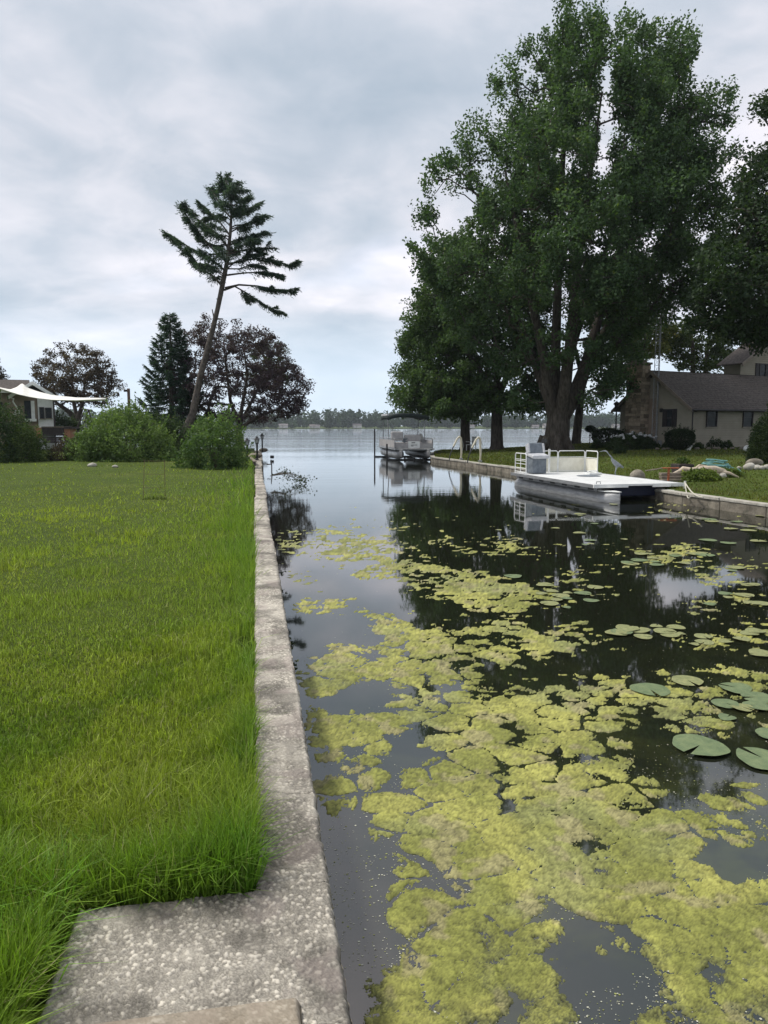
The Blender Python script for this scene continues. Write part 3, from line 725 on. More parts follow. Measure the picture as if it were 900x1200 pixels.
#P3
# ================================================================== TREES AND SHRUBS
G1 = dict(c1=(.036, .070, .030), c2=(.10, .155, .062))
def big_maple():
    f = 44.0; base = GRpt(650, f)
    def st(l, r): return ([D(a, b, f+c) for a, b, c in l], r)
    stems = [
        st([(651, 534, 0), (652, 515, 0), (654, 494, 0), (655, 478, 0)], [.92, .76, .68, .62]),
        st([(648, 488, -.1), (643, 462, -.3), (637, 420, -.8), (622, 350, -1.6), (606, 270, -2.2), (592, 200, -2.5)], [.38, .32, .26, .2, .13, .05]),
        st([(652, 486, .2), (650, 450, .4), (652, 380, .3), (655, 290, .0), (660, 180, -.4), (668, 70, -.5)], [.42, .32, .27, .21, .14, .05]),
        st([(657, 484, -.2), (662, 455, -.8), (668, 400, -1.6), (676, 320, -2.4), (690, 220, -2.6), (705, 110, -2.2)], [.42, .36, .28, .21, .13, .05]),
        st([(660, 486, 0), (676, 458, .2), (688, 425, .5), (702, 370, 1.2), (730, 280, 1.8), (762, 180, 2.0), (778, 90, 2.2)], [.50, .46, .36, .26, .2, .12, .05]),
        st([(688, 425, .5), (715, 380, -.3), (755, 320, -1.2), (800, 250, -2)], [.34, .25, .17, .06]),
        st([(645, 470, .3), (625, 420, 2.0), (600, 360, 3.5), (570, 300, 5)], [.38, .28, .2, .06]),
        st([(655, 470, .5), (672, 400, 3.5), (700, 320, 5), (730, 240, 6)], [.36, .28, .2, .06])]
    root = empty('maple_tree', base, 'tallest broad green maple with a thick many-stemmed grey trunk on the far bank', 'tree')
    sil = [(14, 658, 682), (40, 645, 704), (58, 622, 792), (100, 592, 818), (140, 580, 844), (185, 548, 850), (235, 520, 866), (300, 506, 856), (345, 500, 815), (385, 530, 765), (430, 575, 735), (458, 605, 712)]
    cl = crown_points(sil, f, 440, .95, .22, seed=3)
    bd = cl-D(662, 430, f); bd /= np.linalg.norm(bd, axis=1)[:, None]; bd = bd*np.array([1, 1, .7])+UPV*.45; bd /= np.linalg.norm(bd, axis=1)[:, None]
    sub = []
    for c_, b_ in zip(cl, bd):
        L = 1.3+1.4*rng.random()
        for k in range(6): t = k/5-.75; sub.append(c_+b_*L*t+rng.normal(size=3)*(.50-.28*t)*.7)
    cl = np.array(sub)
    x, y = proj(cl)
    gap = (np.abs(x-712-(y-100)*-.05) < 11) & (y < 215) & (y > 20)
    gap |= (np.hypot((x-545)/22, (y-262)/26) < 1) & (rng.random(len(x)) < .8)
    holes = fbm(x*.05, y*.04, 3, 55) > .61
    keep = ~gap & ~(holes & (rng.random(len(x)) < .75))
    fwd = (cl@FH) < f+1; trunkzone = ((y > 425) & (np.abs(x-655) < 50)) | ((y > 365) & (np.abs(x-662) < 36) & fwd & (rng.random(len(x)) < .55)); cl = cl[keep & ~trunkzone]
    # projecting sprays that make the ragged outline
    ex = []
    for (a, b) in ((668, 6), (672, 22), (660, 30), (640, 48), (698, 34), (755, 42), (770, 32), (792, 40), (806, 62), (600, 88), (588, 110), (826, 112), (850, 112), (838, 140), (852, 135), (562, 150), (545, 165), (528, 190), (514, 195), (508, 250), (500, 255), (506, 210), (860, 180), (872, 220), (497, 300), (620, 60), (728, 60), (742, 32), (715, 48), (690, 20)):
        for _ in range(3): ex.append(D(a+rng.normal()*5, b+abs(rng.normal())*9, f+rng.normal()*1.5))
    # hanging twigs over the water side of the house
    for (a, b) in ((700, 428), (712, 440), (722, 450), (728, 436), (738, 420), (705, 455), (690, 462), (745, 408), (718, 424), (733, 448), (712, 462), (630, 455), (620, 470), (608, 462)):
        for _ in range(3): ex.append(D(a+rng.normal()*7, b+rng.normal()*6, f+rng.normal()*2.0))
    cl = np.vstack([cl, ex]); mb = MB(); grow(mb, stems, cl, .017)
    # root flare
    for k in range(7):
        a = k*.9; d = np.array([math.cos(a), math.sin(a), 0]); mb.tube([base+d*.62+UPV*.8, base+d*.85+UPV*.3, base+d*1.3-UPV*.15], [.28, .24, .10], 7)
    mb.build('trunk', 'bark', root, world=True, smooth=True)
    cen = D(665, 420, f); d = cl-cen; d /= np.linalg.norm(d, axis=1)[:, None]; st_ = d*np.array([1, 1, .8])+UPV*.55; st_ *= (.2+.7*rng.random(len(cl)))[:, None]
    low = (proj(cl)[1] > 400)[:, None]; st_ = np.where(low, UPV*-.7*rng.random((len(cl), 1)), st_)
    V, F, col = clump_leaves(cl, 235000, .54, .8, .17, .66, .7, (.036, .072, .034), (.105, .165, .075), .012, st_)
    fast_mesh('crown', V, F, 'leaf', root, col)
big_maple()
def side_tree(label, px, py, f, sil, r, n, nl, lsize=.19, c1=G1['c1'], c2=G1['c2'], fork=None, name='shade_tree', lean=0, seed=1, crad=.7, group=None, left=False, base=None, stems=None, **k):
    b = (GLpt(px, f) if left else GRpt(px, f)) if base is None else base
    top = D(px+lean, py, f)
    if stems is None:
        m = b*.5+top*.5; stems = [([b-UPV*.2, b+UPV*.3, m, top], [r*1.5, r*1.05, r*.9, r*.8])]
        for a, q in (fork or []): stems.append(([top-UPV*.3, D(*a, f+rng.normal()), D(*q, f+rng.normal()*2)], [r*.6, r*.42, r*.15]))
    return broad_tree(name, label, 'tree', f, b, stems, sil, n, nl, crad, lsize, c1, c2, group=group, seed=seed, **k)
side_tree('dark green tree on a single dark trunk, second from the left on the far bank', 582, 462, 50, [(245, 560, 640), (300, 500, 650), (350, 482, 655), (400, 476, 655), (440, 480, 660), (468, 500, 655), (486, 525, 632)],
          .42, 560, 62000, fork=[((560, 430), (520, 380)), ((600, 430), (630, 360)), ((582, 400), (575, 300)), ((612, 455), (640, 430))], seed=11, extra=np.array([D(a+rng.normal()*4, b+rng.normal()*4, 50+rng.normal()*2) for a, b in ((520, 478), (530, 484), (548, 476), (600, 478), (618, 474), (628, 468), (640, 470), (505, 470), (560, 470)) for _ in range(3)]))
side_tree('leftmost green tree on the far bank, its slim trunk beside the covered pontoon boat lift', 545, 470, 52.5, [(335, 500, 545), (360, 478, 560), (400, 466, 570), (430, 466, 575), (455, 461, 580), (474, 464, 580), (484, 485, 570)],
          .36, 380, 42000, fork=[((520, 440), (485, 420)), ((550, 430), (545, 370)), ((520, 460), (475, 462))], seed=12, extra=np.array([D(a+rng.normal()*5, b+rng.normal()*3, 52+rng.normal()*2) for a, b in ((470, 470), (478, 478), (490, 484), (500, 476), (482, 462), (466, 460), (510, 486), (556, 486)) for _ in range(3)]))
side_tree('thin dark trunked tree standing just behind the tallest maple', 675, 440, 51, [(300, 690, 760), (350, 670, 775), (400, 680, 765), (430, 690, 750), (455, 690, 740)],
          .30, 150, 14000, fork=[((690, 410), (730, 350)), ((672, 400), (690, 330))], lean=8, seed=13, crad=.6)
b5 = SF(21.5, 36, .85)
side_tree('very dark dense tree overhanging the house roof at the right edge', 960, 400, 36, [(170, 905, 1010), (215, 868, 1060), (260, 838, 1100), (310, 806, 1120), (350, 792, 1120), (382, 798, 1100), (400, 850, 1060)],
          .5, 700, 70000, c1=(.016, .034, .018), c2=(.050, .080, .036), base=b5, fork=[((930, 360), (870, 300)), ((960, 330), (950, 220)), ((1000, 350), (1050, 280)), ((920, 385), (840, 350))], seed=14,
          extra=np.array([D(a+rng.normal()*6, b+rng.normal()*6, 36+rng.normal()) for a, b in ((896, 115), (900, 130), (898, 180), (885, 190), (875, 215), (880, 390), (895, 400)) for _ in range(3)]), name='dark_tree')
b6 = SF((815-450)/870*66, 66, .85)
side_tree('sparse round tree with two slim stems rising behind the house roof', 815, 425, 66, [(372, 800, 850), (392, 775, 866), (412, 778, 862), (432, 788, 862)],
          .25, 130, 11000, base=b6, stems=[([b6, D(812, 440, 66), D(812, 405, 66), D(808, 385, 66)], [.3, .24, .16, .06]), ([b6+RT*1.2, D(827, 440, 66), D(829, 405, 66), D(835, 385, 66)], [.3, .22, .16, .06])], seed=15, lsize=.24, c1=(.03, .05, .02), c2=(.08, .11, .04))
b7 = SF((752-450)/870*64, 64, .85)
side_tree('yellowish green tree behind the chimney and antenna tower', 752, 440, 64, [(345, 735, 780), (372, 715, 790), (398, 712, 792), (420, 726, 775)],
          .22, 150, 10500, base=b7, fork=[((750, 410), (735, 380)), ((760, 410), (775, 380))], seed=16, lsize=.24, c1=(.055, .075, .02), c2=(.15, .16, .05))
# left side: purple plum trees
PU = dict(c1=(.036, .024, .038), c2=(.095, .068, .092))
side_tree('wide dark purple plum tree behind the leaning conifer', 283, 508, 50, [(378, 228, 262), (392, 205, 320), (405, 200, 335), (425, 185, 350), (445, 180, 360), (465, 185, 362), (482, 200, 356), (494, 240, 322)],
          .22, 560, 40000, left=True, name='plum_tree', seed=21, lsize=.13, crad=.42, yellow=0, **PU,
          stems=[([GLpt(283, 50)-UPV*.2, D(281, 512, 50), D(279, 503, 50)], [.3, .24, .22]), ([D(279, 504, 50), D(262, 494, 49), D(240, 480, 48.5), D(215, 455, 48)], [.15, .12, .09, .03]), ([D(280, 504, 50), D(283, 480, 50.5), D(290, 440, 51), D(285, 405, 51)], [.17, .13, .09, .03]),
                 ([D(280, 503, 50), D(300, 489, 50.5), D(325, 480, 51), D(345, 462, 51)], [.15, .12, .08, .03]), ([D(281, 500, 50), D(270, 470, 49.5), D(265, 430, 49), D(262, 400, 49)], [.15, .11, .08, .03])],
          extra=np.array([D(a+rng.normal()*3, b+rng.normal()*3, 50+rng.normal()*1.5) for a, b in ((353, 440), (358, 452), (345, 430), (330, 408), (318, 396), (300, 388), (275, 383), (240, 378), (232, 384), (355, 472), (340, 485)) for _ in range(3)]))
side_tree('second plum tree with greener leaf tips at the right of the purple tree', 281, 507, 55, [(402, 300, 330), (420, 290, 342), (440, 290, 345), (456, 300, 340)],
          .14, 90, 8000, left=True, name='plum_tree', seed=23, lsize=.13, crad=.4, c1=(.03, .045, .02), c2=(.07, .09, .04), stems=[([GLpt(280, 55), D(280, 500, 55), D(300, 460, 55), D(315, 430, 55)], [.2, .15, .1, .03])])
side_tree('dark reddish brown round tree behind the patio of the left house', 92, 492, 62, [(403, 66, 102), (415, 50, 122), (432, 40, 134), (450, 35, 142), (464, 42, 143), (474, 62, 132)],
          .3, 280, 17000, left=True, name='plum_tree', seed=22, lsize=.16, crad=.5, yellow=0, c1=(.036, .026, .022), c2=(.10, .075, .062),
          stems=[([GLpt(91, 62), D(91, 505, 62), D(90, 492, 62)], [.4, .32, .3]), ([D(90, 493, 62), D(80, 482, 62), D(66, 472, 61), D(58, 455, 61)], [.22, .2, .13, .04]), ([D(90, 493, 62), D(95, 480, 62), D(98, 465, 62), D(100, 440, 62)], [.22, .18, .12, .04]), ([D(91, 493, 62), D(86, 470, 63), D(84, 430, 63)], [.2, .14, .04])])
side_tree('dark bare looking tree half out of the frame at the far left', -14, 470, 66, [(420, -18, 0), (436, -35, 8), (450, -45, 11), (465, -40, 8)],
          .2, 90, 6000, left=True, name='plum_tree', seed=24, lsize=.16, crad=.45, yellow=0, c1=(.02, .017, .015), c2=(.06, .05, .04))

# conifers: boughs with drooping needle sprays
def sprays(path, n, length, droop, size, wid, start=.15):
    """needle twigs along a bough; returns leaf-like slips"""
    path = np.array(path); seg = np.linspace(0, len(path)-1.001, n); 
    t = start+(1-start)*rng.random(n)**.8; q = t*(len(path)-1.001); i = q.astype(int); fr = (q-i)[:, None]
    P = path[i]*(1-fr)+path[i+1]*fr; dr = path[np.minimum(i+1, len(path)-1)]-path[i]; dr /= np.linalg.norm(dr, axis=1)[:, None]+1e-9
    sd_ = np.cross(dr, UPV); sd_ /= np.linalg.norm(sd_, axis=1)[:, None]+1e-9
    k = (rng.random(n)*2-1)[:, None]
    tw = dr*(.25+.75*rng.random((n, 1)))+sd_*k*1.1-UPV*droop*rng.random((n, 1)); tw /= np.linalg.norm(tw, axis=1)[:, None]
    L = length*(.35+.65*(1-t)+.15)*(.5+.7*rng.random(n))
    o = (rng.random(n)*L)[:, None]
    P = P+tw*o
    a = tw+rand_dirs(n)*.55; a /= np.linalg.norm(a, axis=1)[:, None]
    b = np.cross(a, rand_dirs(n)); b /= np.linalg.norm(b, axis=1)[:, None]+1e-9
    s = (size*(.6+.8*rng.random(n)))[:, None]; w = wid
    V = np.stack([P-a*s*.5, P+b*w, P+a*s*.6, P-b*w], 1).reshape(-1, 3)
    return V
def leaning_conifer():
    f = 46.0; C2 = lambda a, b, df=0: D(150+a/4, 190+b/4, f+df)
    base = GLpt(207, f)
    root = empty('leaning_conifer', base, 'tall bare-trunked conifer leaning right with a ragged drooping crown against the sky', 'tree')
    trunk = [base-UPV*.3, D(212, 518, f), D(226, 485, f), D(235, 440, f), D(249, 387, f), D(255, 362, f), C2(440, 590), C2(462, 480), C2(472, 400), C2(480, 330), C2(485, 240), C2(480, 150), C2(462, 85)]
    rad = [.40, .30, .235, .19, .155, .14, .15, .13, .11, .09, .07, .04, .02]
    mb = MB(); mb.tube(trunk, rad, 10)
    for a, b, c, d in ((405, 740, 395, 690), (415, 735, 445, 735), (425, 640, 445, 625), (432, 650, 415, 640), (245, 0, 0, 0)):
        if a > 250: mb.tube([C2(a, b), C2(c, d)], [.06, .03], 5)
    br = [[(440, 580), (400, 535), (345, 500), (300, 445), (235, 385), (175, 328)], [(455, 510), (410, 470), (350, 430), (290, 400), (245, 370), (200, 340)], [(462, 470), (400, 410), (340, 350), (295, 290), (268, 235), (252, 202)],
          [(472, 400), (420, 340), (370, 300), (320, 262), (296, 222)], [(476, 340), (430, 280), (385, 235), (345, 198)], [(482, 260), (440, 215), (410, 160), (386, 120)], [(482, 190), (455, 140), (430, 92)], [(478, 140), (462, 110), (452, 76)],
          [(450, 600), (500, 582), (550, 610), (620, 655), (680, 690), (720, 702)], [(455, 590), (520, 575), (600, 580), (690, 595), (745, 600), (788, 590)], [(462, 530), (540, 520), (620, 515), (680, 520), (722, 528)], [(465, 480), (540, 462), (620, 450), (700, 462), (750, 482), (790, 468)],
          [(472, 430), (540, 412), (610, 402), (690, 402)], [(474, 390), (540, 355), (600, 338), (660, 330)], [(478, 330), (540, 295), (600, 275), (655, 250)], [(484, 265), (540, 232), (580, 210), (622, 186)], [(484, 215), (530, 180), (565, 156)], [(482, 160), (505, 125), (520, 90)],
          [(470, 420), (520, 400), (560, 370), (610, 360)], [(465, 500), (520, 500), (580, 480), (640, 490)], [(460, 540), (420, 500), (380, 480), (340, 480)], [(470, 440), (430, 400), (380, 380), (330, 340)], [(480, 300), (450, 270), (420, 250), (380, 260)], [(483, 240), (500, 215), (530, 225)], [(464, 500), (500, 470), (560, 440), (640, 425)]]
    V = []
    for b in br:
        df = rng.normal()*1.6; pts = [C2(p[0], p[1], df*i/len(b)) for i, p in enumerate(b)]
        L = sum(np.linalg.norm(pts[i+1]-pts[i]) for i in range(len(pts)-1))
        mb.tube(pts, [max(.012, .075*(L/5)**.6*(1-i/(len(pts)-.5))) for i in range(len(pts))], 4)
        V.append(sprays(pts, int(175*L), .80, .55, .20, .022, .16 if L < 3 else .3))
        for k in range(int(2+L*1.7)):
            t = (.3+.65*rng.random())*(len(pts)-1.01); i = int(t); p = pts[i]+(pts[i+1]-pts[i])*(t-i); dr = pts[i+1]-pts[i]; dr = dr/np.linalg.norm(dr); sdv = np.cross(dr, UPV)*random.choice((-1, 1)); l2 = (.5+.75*rng.random())*(1.25-t/len(pts))
            tp = [p, p+(dr*.7+sdv*.7)*l2*.5-UPV*.05*l2, p+(dr*.75+sdv*.6)*l2+UPV*(rng.normal()*.18-.12)*l2]
            mb.tube(tp, [.018, .012, .006], 3); V.append(sprays(tp, int(190*l2)+20, .42, 1.0, .20, .024, .05))
    # boughs reaching towards and away
    for k in range(30):
        t = 6+rng.random()*5.6; i = int(t); p = trunk[i]*(1-(t-i))+trunk[i+1]*(t-i)
        a = rng.random()*6.28; L = (3.4-2.6*(t-6)/6)*(.5+.5*rng.random()); d = FH*math.sin(a)+RT*math.cos(a)*.55
        pts = [p, p+d*L*.35+UPV*L*.10, p+d*L*.7+UPV*L*.10, p+d*L+UPV*L*.16]
        mb.tube(pts, [.045, .03, .02, .01], 4); V.append(sprays(pts, int(200*L), .8, 1.1, .20, .024, .2))
    mb.build('trunk', 'conifer_bark', root, world=True, smooth=True)
    V = np.vstack(V); n = len(V)//4
    fast_mesh('crown', V, np.arange(4*n).reshape(n, 4), 'leaf', root, leaf_cols(n, (.034, .062, .048), (.095, .14, .105)))
leaning_conifer()
def spruce(label, px, f, ytop, halfw, c1, c2, n=150):
    base = GLpt(px, f); top = D(px-4, ytop, f); H = top[2]-base[2]; R0 = halfw*f/FPX
    root = empty('spruce_tree', base, label, 'tree'); mb = MB(); mb.tube([base-UPV*.2, base+UPV*H*.5, top], [.22, .13, .02], 7); V = []
    for k in range(n):
        t = (k+.5)/n; z = .06+.93*t; a = k*2.4+rng.normal()*.3; L = R0*(1-t)**.8*(.75+.4*rng.random())+.15
        p = base+(top-base)*z; d = np.array([math.cos(a), math.sin(a), 0])
        pts = [p, p+d*L*.4-UPV*L*.06, p+d*L*.8-UPV*L*.08, p+d*L+UPV*L*.10]
        mb.tube(pts, [.03, .02, .012, .006], 3, cap=False); V.append(sprays(pts, int(170*L)+30, .5, .6, .19, .024, .15))
    mb.build('trunk', 'bark', root, world=True, smooth=True); V = np.vstack(V); m = len(V)//4
    fast_mesh('crown', V, np.arange(4*m).reshape(m, 4), 'leaf', root, leaf_cols(m, c1, c2))
spruce('conical blue-green spruce left of the purple tree', 203, 48, 366, 46, (.020, .045, .034), (.065, .105, .075))

def bush(name, label, c, rx, ry, rz, n, size, c1, c2, stemsn=9, seed=0, cat='bush', group=None, up=.6, shell=.55, lump=.35, asp=.5, full=False, yellow=.01):
    root = empty(name, c, label, cat, group)
    d = rand_dirs(n)
    if full: d[:, 2] = np.where(d[:, 2] > 0, d[:, 2]*.55, d[:, 2]); c = np.asarray(c, float)
    else: d[:, 2] = np.abs(d[:, 2])*1.0-.12*rng.random(n)
    th = np.arctan2(d[:, 1], d[:, 0])
    lob = 1-lump*.5+lump*fbm(th*1.4+seed*3.1+10, d[:, 2]*2.5+seed, 3, 200+seed)*1.3
    r = lob*(shell+(1-shell)*rng.random(n)**.5)
    P = np.asarray(c)+d*r[:, None]*np.array([rx, ry, rz]); P[:, 2] = np.maximum(P[:, 2], c[2]+.02-(2 if full else 0))
    # shoots
    k = max(3, n//160); i = rng.integers(0, n, k); sh = []
    for j in i:
        o = (P[j]-c); o /= np.linalg.norm(o); m = 20; sh.append(P[j]+(o*.6+UPV*.5)*(rng.random(m)*.32*min(rx, rz))[:, None]+rng.normal(size=(m, 3))*.03)
    P = np.vstack([P]+sh); n = len(P)
    clt = fbm(P[:, 0]*2.5+P[:, 2]*1.7, P[:, 1]*2.5+P[:, 2]*2.3, 2, 210)
    V, F = leaf_quads(P, np.full(n, size), up, asp)
    fast_mesh('foliage', V, F, 'leaf', root, leaf_cols(n, c1, c2, sstep(.3, .7, clt), yellow))
    mb = MB()
    for k in range(stemsn):
        a = k*2.4; e = np.array([math.cos(a)*rx*.55, math.sin(a)*ry*.55, rz*.7]); mb.tube([np.array(c)-UPV*(.75 if full else .1), np.array(c)+e*np.array([.4, .4, .55]), np.array(c)+e], [.035, .025, .01], 4)
    mb.build('stem', 'bark', root, world=True); return root
BG = ((.060, .105, .036), (.185, .265, .085))
bush('leafy_bush', 'largest rounded bright green bush on the left lawn, in front of the spruce', GLpt(150, 36), 2.35, 1.9, 2.5, 20000, .12, *BG, seed=1, lump=.5)
bush('leafy_bush', 'bright green bush beside the seawall lanterns, at the foot of the leaning conifer', GLpt(252, 31), 1.28, 1.2, 2.1, 10000, .11, (.052, .098, .034), (.15, .23, .075), seed=2, lump=.6)
bush('leafy_bush', 'light green low shrub bulging in front of the largest bush', GLpt(112, 35), 1.4, 1.1, 1.5, 8000, .09, *BG, seed=3)
bush('leafy_bush', 'dark feathery green bush at the left edge of the photo', GLpt(-12, 34), 2.0, 1.6, 2.75, 14000, .11, (.025, .048, .022), (.07, .11, .045), seed=4)
bush('leafy_bush', 'yellow-green shrub right of the dark feathery bush at the left edge', GLpt(30, 34), 1.0, .9, 1.6, 7000, .08, (.04, .07, .02), (.13, .18, .06), seed=5)
bush('red_leaf_bush', 'low dark reddish bush at the left foot of the largest green bush', GLpt(81, 35), .95, .8, 1.0, 5000, .07, (.025, .02, .015), (.08, .06, .04), seed=6)
bush('leafy_bush', 'shadowy small green bush between the largest bush and the conifer trunk', GLpt(196, 38), 1.3, 1.0, 2.1, 7000, .10, (.025, .045, .02), (.07, .11, .04), seed=7)
bush('hedge_plants', 'low trough of leafy green plants in front of the white house gable', GLpt(60, 52)+UPV*1.25, 2.2, .6, 1.1, 5000, .12, (.02, .04, .02), (.06, .09, .04), seed=8, cat='plants')
# right side shrubs
bush('clipped_shrub', 'dark clipped bowl-shaped shrub before the siding of the right house', GRpt(796, 39)+UPV*.74, .78, .7, .72, 12000, .06, (.010, .022, .011), (.028, .045, .02), seed=9, lump=.05, shell=.7, full=True, cat='shrub')
bush('clipped_shrub', 'dark wide clipped shrub left of the stone chimney', GRpt(712, 45)+UPV*.70, 1.0, .8, .72, 9000, .07, (.010, .022, .011), (.028, .045, .02), seed=10, lump=.1, shell=.7, full=True, cat='shrub')
bush('evergreen_shrub', 'dark upright evergreen shrub at the right edge beside the boulder', GRpt(903, 28.5), .95, .8, 1.95, 15000, .07, (.012, .026, .010), (.04, .06, .022), seed=11, lump=.25, cat='shrub')
hb = bush('hydrangea_bush', 'hydrangea bed with pale blooms below the stone chimney', GRpt(741, 41.5), 1.6, .8, .85, 8000, .09, (.018, .035, .016), (.05, .08, .03), seed=12, cat='bush')
for k in range(34):
    a = rng.random()*6.28; r = rng.random()**.5; p = GRpt(741, 41.5)+np.array([math.cos(a)*1.5*r, math.sin(a)*.75*r, .62+.28*(1-r)+.05*rng.normal()])
    mb = MB(); mb.lathe(p, [(.02, -.05), (.075, -.02), (.085, .02), (.05, .06), (.01, .075)], 7); mb.build('bloom', 'white_flower', hb, world=True, smooth=True)
for i, (px, f, s, lb) in enumerate(((782, 41.2, .4, 'left of the bowl shrub'), (818, 41, .35, 'just right of the bowl shrub'), (838, 41, .55, 'under the first side window'), (852, 41, .42, 'under the second side window'), (700, 43.5, .5, 'left of the hydrangeas'), (726, 38.5, .4, 'in front of the hydrangeas'))):
    bush('garden_plant', 'small leafy garden plant '+lb, GRpt(px, f), s*.9, s*.6, s, 1500, .07, (.02, .04, .018), (.06, .09, .035), seed=20+i, cat='plant', stemsn=4)
bush('hosta_plant', 'bright green leafy clump below the tan driftwood on the right bank', GRpt(821, 23.2), .62, .5, .36, 2600, .10, (.07, .11, .02), (.17, .22, .05), seed=30, cat='plant', stemsn=4, asp=.4)
bush('hosta_plant', 'second bright green clump right of the driftwood rocks', GRpt(853, 24.2), .5, .4, .25, 1500, .10, (.07, .11, .02), (.15, .20, .05), seed=31, cat='plant', stemsn=4, asp=.4)

# ------------------------------------------------------------------ far shore
mb = MB(); pts = []
xs_ = np.linspace(-2200, 2600, 60)
for k, x in enumerate(xs_):
    pts += [(x, 700+45*math.sin(x*.004)+18*math.sin(x*.017), -.5), (x, 700.5+45*math.sin(x*.004)+18*math.sin(x*.017), .35), (x, 1400, 3), (x, 5000, 6)]
idx = np.arange(240).reshape(60, 4)
mb.add(pts, [tuple(int(v) for v in (idx[i, j], idx[i+1, j], idx[i+1, j+1], idx[i, j+1])) for i in range(59) for j in range(3)]); tag(mb.build('far_shore', 'turf', smooth=True), kind='structure')
n = 2900; x = -900+2100*rng.random(n); yb = 706+45*np.sin(x*.004)+18*np.sin(x*.017)
hgt = (8+9*fbm(x*.012, x*0, 4, 301)+5*rng.random(n))*np.where(rng.random(n) < .35, .5, 1); dep = rng.random(n)*50
nl = 70; cx = np.repeat(x, nl); cy = np.repeat(yb+dep, nl); ch = np.repeat(hgt*(.85+.3*rng.random(n)), nl); m = len(cx)
d = rand_dirs(m)*(.45+.55*rng.random(m)**.5)[:, None]; rw_ = np.repeat(2.8+2.8*rng.random(n), nl)
P = np.stack([cx+d[:, 0]*rw_, cy+d[:, 1]*rw_, .8+ch*.53+d[:, 2]*ch*.47], -1)
V, F = leaf_quads(P, 1.5+1.2*rng.random(m), .5, .9)
tag(fast_mesh('far_woodland', V, F, 'leaf', None, leaf_cols(m, (.022, .045, .026), (.055, .090, .045), np.repeat(rng.random(n), nl)[:m])), 'far wooded shoreline across the lake seen as one low hazy band of trees', 'woodland', kind='stuff')
for k in range(17):
    x = -400+k*58+rng.normal()*22; y = 703+45*math.sin(x*.004)+18*math.sin(x*.017); w = 5+5*rng.random(); h = 1.6+1.4*rng.random()
    o = empty('lake_house', (x, y, .7), 'tiny pale house at the waterline on the far shore', 'house', 'houses along the far shore')
    mb = MB(); mb.box((0, 0, h/2), (w, 6, h)); mb.build('wall', 'far_wall', o)
    mb = MB(); mb.prism([(-w/2-.3, -3.4, h), (w/2+.3, -3.4, h), (w/2+.3, 3.4, h), (-w/2-.3, 3.4, h)], (0, 0, .12)); mb.prism([(-w/2-.3, -3.4, h+.12), (-w/2-.3, 3.4, h+.12), (-w/2-.3, 0, h+1.6)], (w+.6, 0, 0)); mb.build('roof', 'far_roof', o)
#P4
# ================================================================== BOATS
def frame_at(o_sf, x_sf, name, label, cat):
    o = SF(*o_sf); d = RT*x_sf[0]+FH*x_sf[1]; return empty(name, o, label, cat, rz=math.atan2(d[1], d[0]))
def pontoon(x0, x1, xn, y, zc, r, parent, stripe=True):
    mb = MB(); n = 20; rings = []
    for x, w, zt, zb in [(x0-.12, .35, zc+r*.35, zc-r*.35), (x0, .8, zc+r*.85, zc-r*.85), (x0+.18, 1, zc+r, zc-r)]+[(x0+(x1-x0)*q, 1, zc+r, zc-r) for q in (.25, .5, .75, 1)]+[(x1+(xn-x1)*q, max(.05, (1-q**1.8)), zc+r*(1-.02*q), zc-r+r*.55*q**2) for q in (.3, .6, .85, 1)]:
        rings.append([(x, y+r*w*math.cos(2*math.pi*k/n), (zt+zb)/2+(zt-zb)/2*math.sin(2*math.pi*k/n)) for k in range(n)])
    m = len(rings); V = [p for g in rings for p in g]
    mb.add(V, [(i*n+k, i*n+(k+1) % n, (i+1)*n+(k+1) % n, (i+1)*n+k) for i in range(m-1) for k in range(n)]+[tuple(range(n))[::-1], tuple((m-1)*n+k for k in range(n))])
    o = mb.build('pontoon_tube', 'alu', parent, smooth=True)
    for q in (.12, .45, .78):
        mb = MB(); x = x0+(x1-x0)*q; V = [(x+dx, y+(r+.006)*math.cos(2*math.pi*k/n), zc+(r+.006)*math.sin(2*math.pi*k/n)) for dx in (-.02, .02) for k in range(n)]
        mb.add(V, [(k, (k+1) % n, n+(k+1) % n, n+k) for k in range(n)]); mb.build('weld_seam', 'galv', o)
    mb = MB(); mb.prism([(x1-.45, y-.02, zc+r+.01), (x1-.45, y-r*.8, zc+r-.03), (x1+.1, y-r*.75, zc+r-.02), (xn+.02, y-.03, zc+r+.005), (xn+.02, y+.03, zc+r+.005), (x1+.1, y+r*.75, zc+r-.02), (x1-.45, y+r*.8, zc+r-.03)], (0, 0, .02))
    mb.build('nose_plate', 'white_paint', o); return o
def rail_panel(p, q, h, z, z0, z1, parent, posts=2, mid=False, pm='cream_panel', rm='white_paint', r=.018, full=True):
    p = np.array(p, float); q = np.array(q, float); d = q-p; ln = np.linalg.norm(d); ang = math.atan2(d[1], d[0])
    b0 = np.array([*p, z]); b1 = np.array([*q, z]); mb = MB()
    mb.tube([b0, b0+UPV*(h-.05), b0+UPV*h+np.array([*(d/ln*.05), 0]), b1+UPV*h-np.array([*(d/ln*.05), 0]), b1+UPV*(h-.05), b1], r, 6)
    mb.tube([b0+UPV*(z1-z+.02), b1+UPV*(z1-z+.02)], r*.7, 5); mb.tube([b0+UPV*(z0-z), b1+UPV*(z0-z)], r*.8, 5)
    for k in range(1, posts):
        c = b0+(b1-b0)*k/posts; mb.tube([c, c+UPV*h], r*.8, 5)
    o = mb.build('rail', rm, parent, smooth=True)
    if full:
        c = (b0+b1)/2; c[2] = (z0+z1)/2; MB().box(c, (ln-.05, .012, z1-z0-.01), ang).build('fence_panel', pm, parent)
    return o
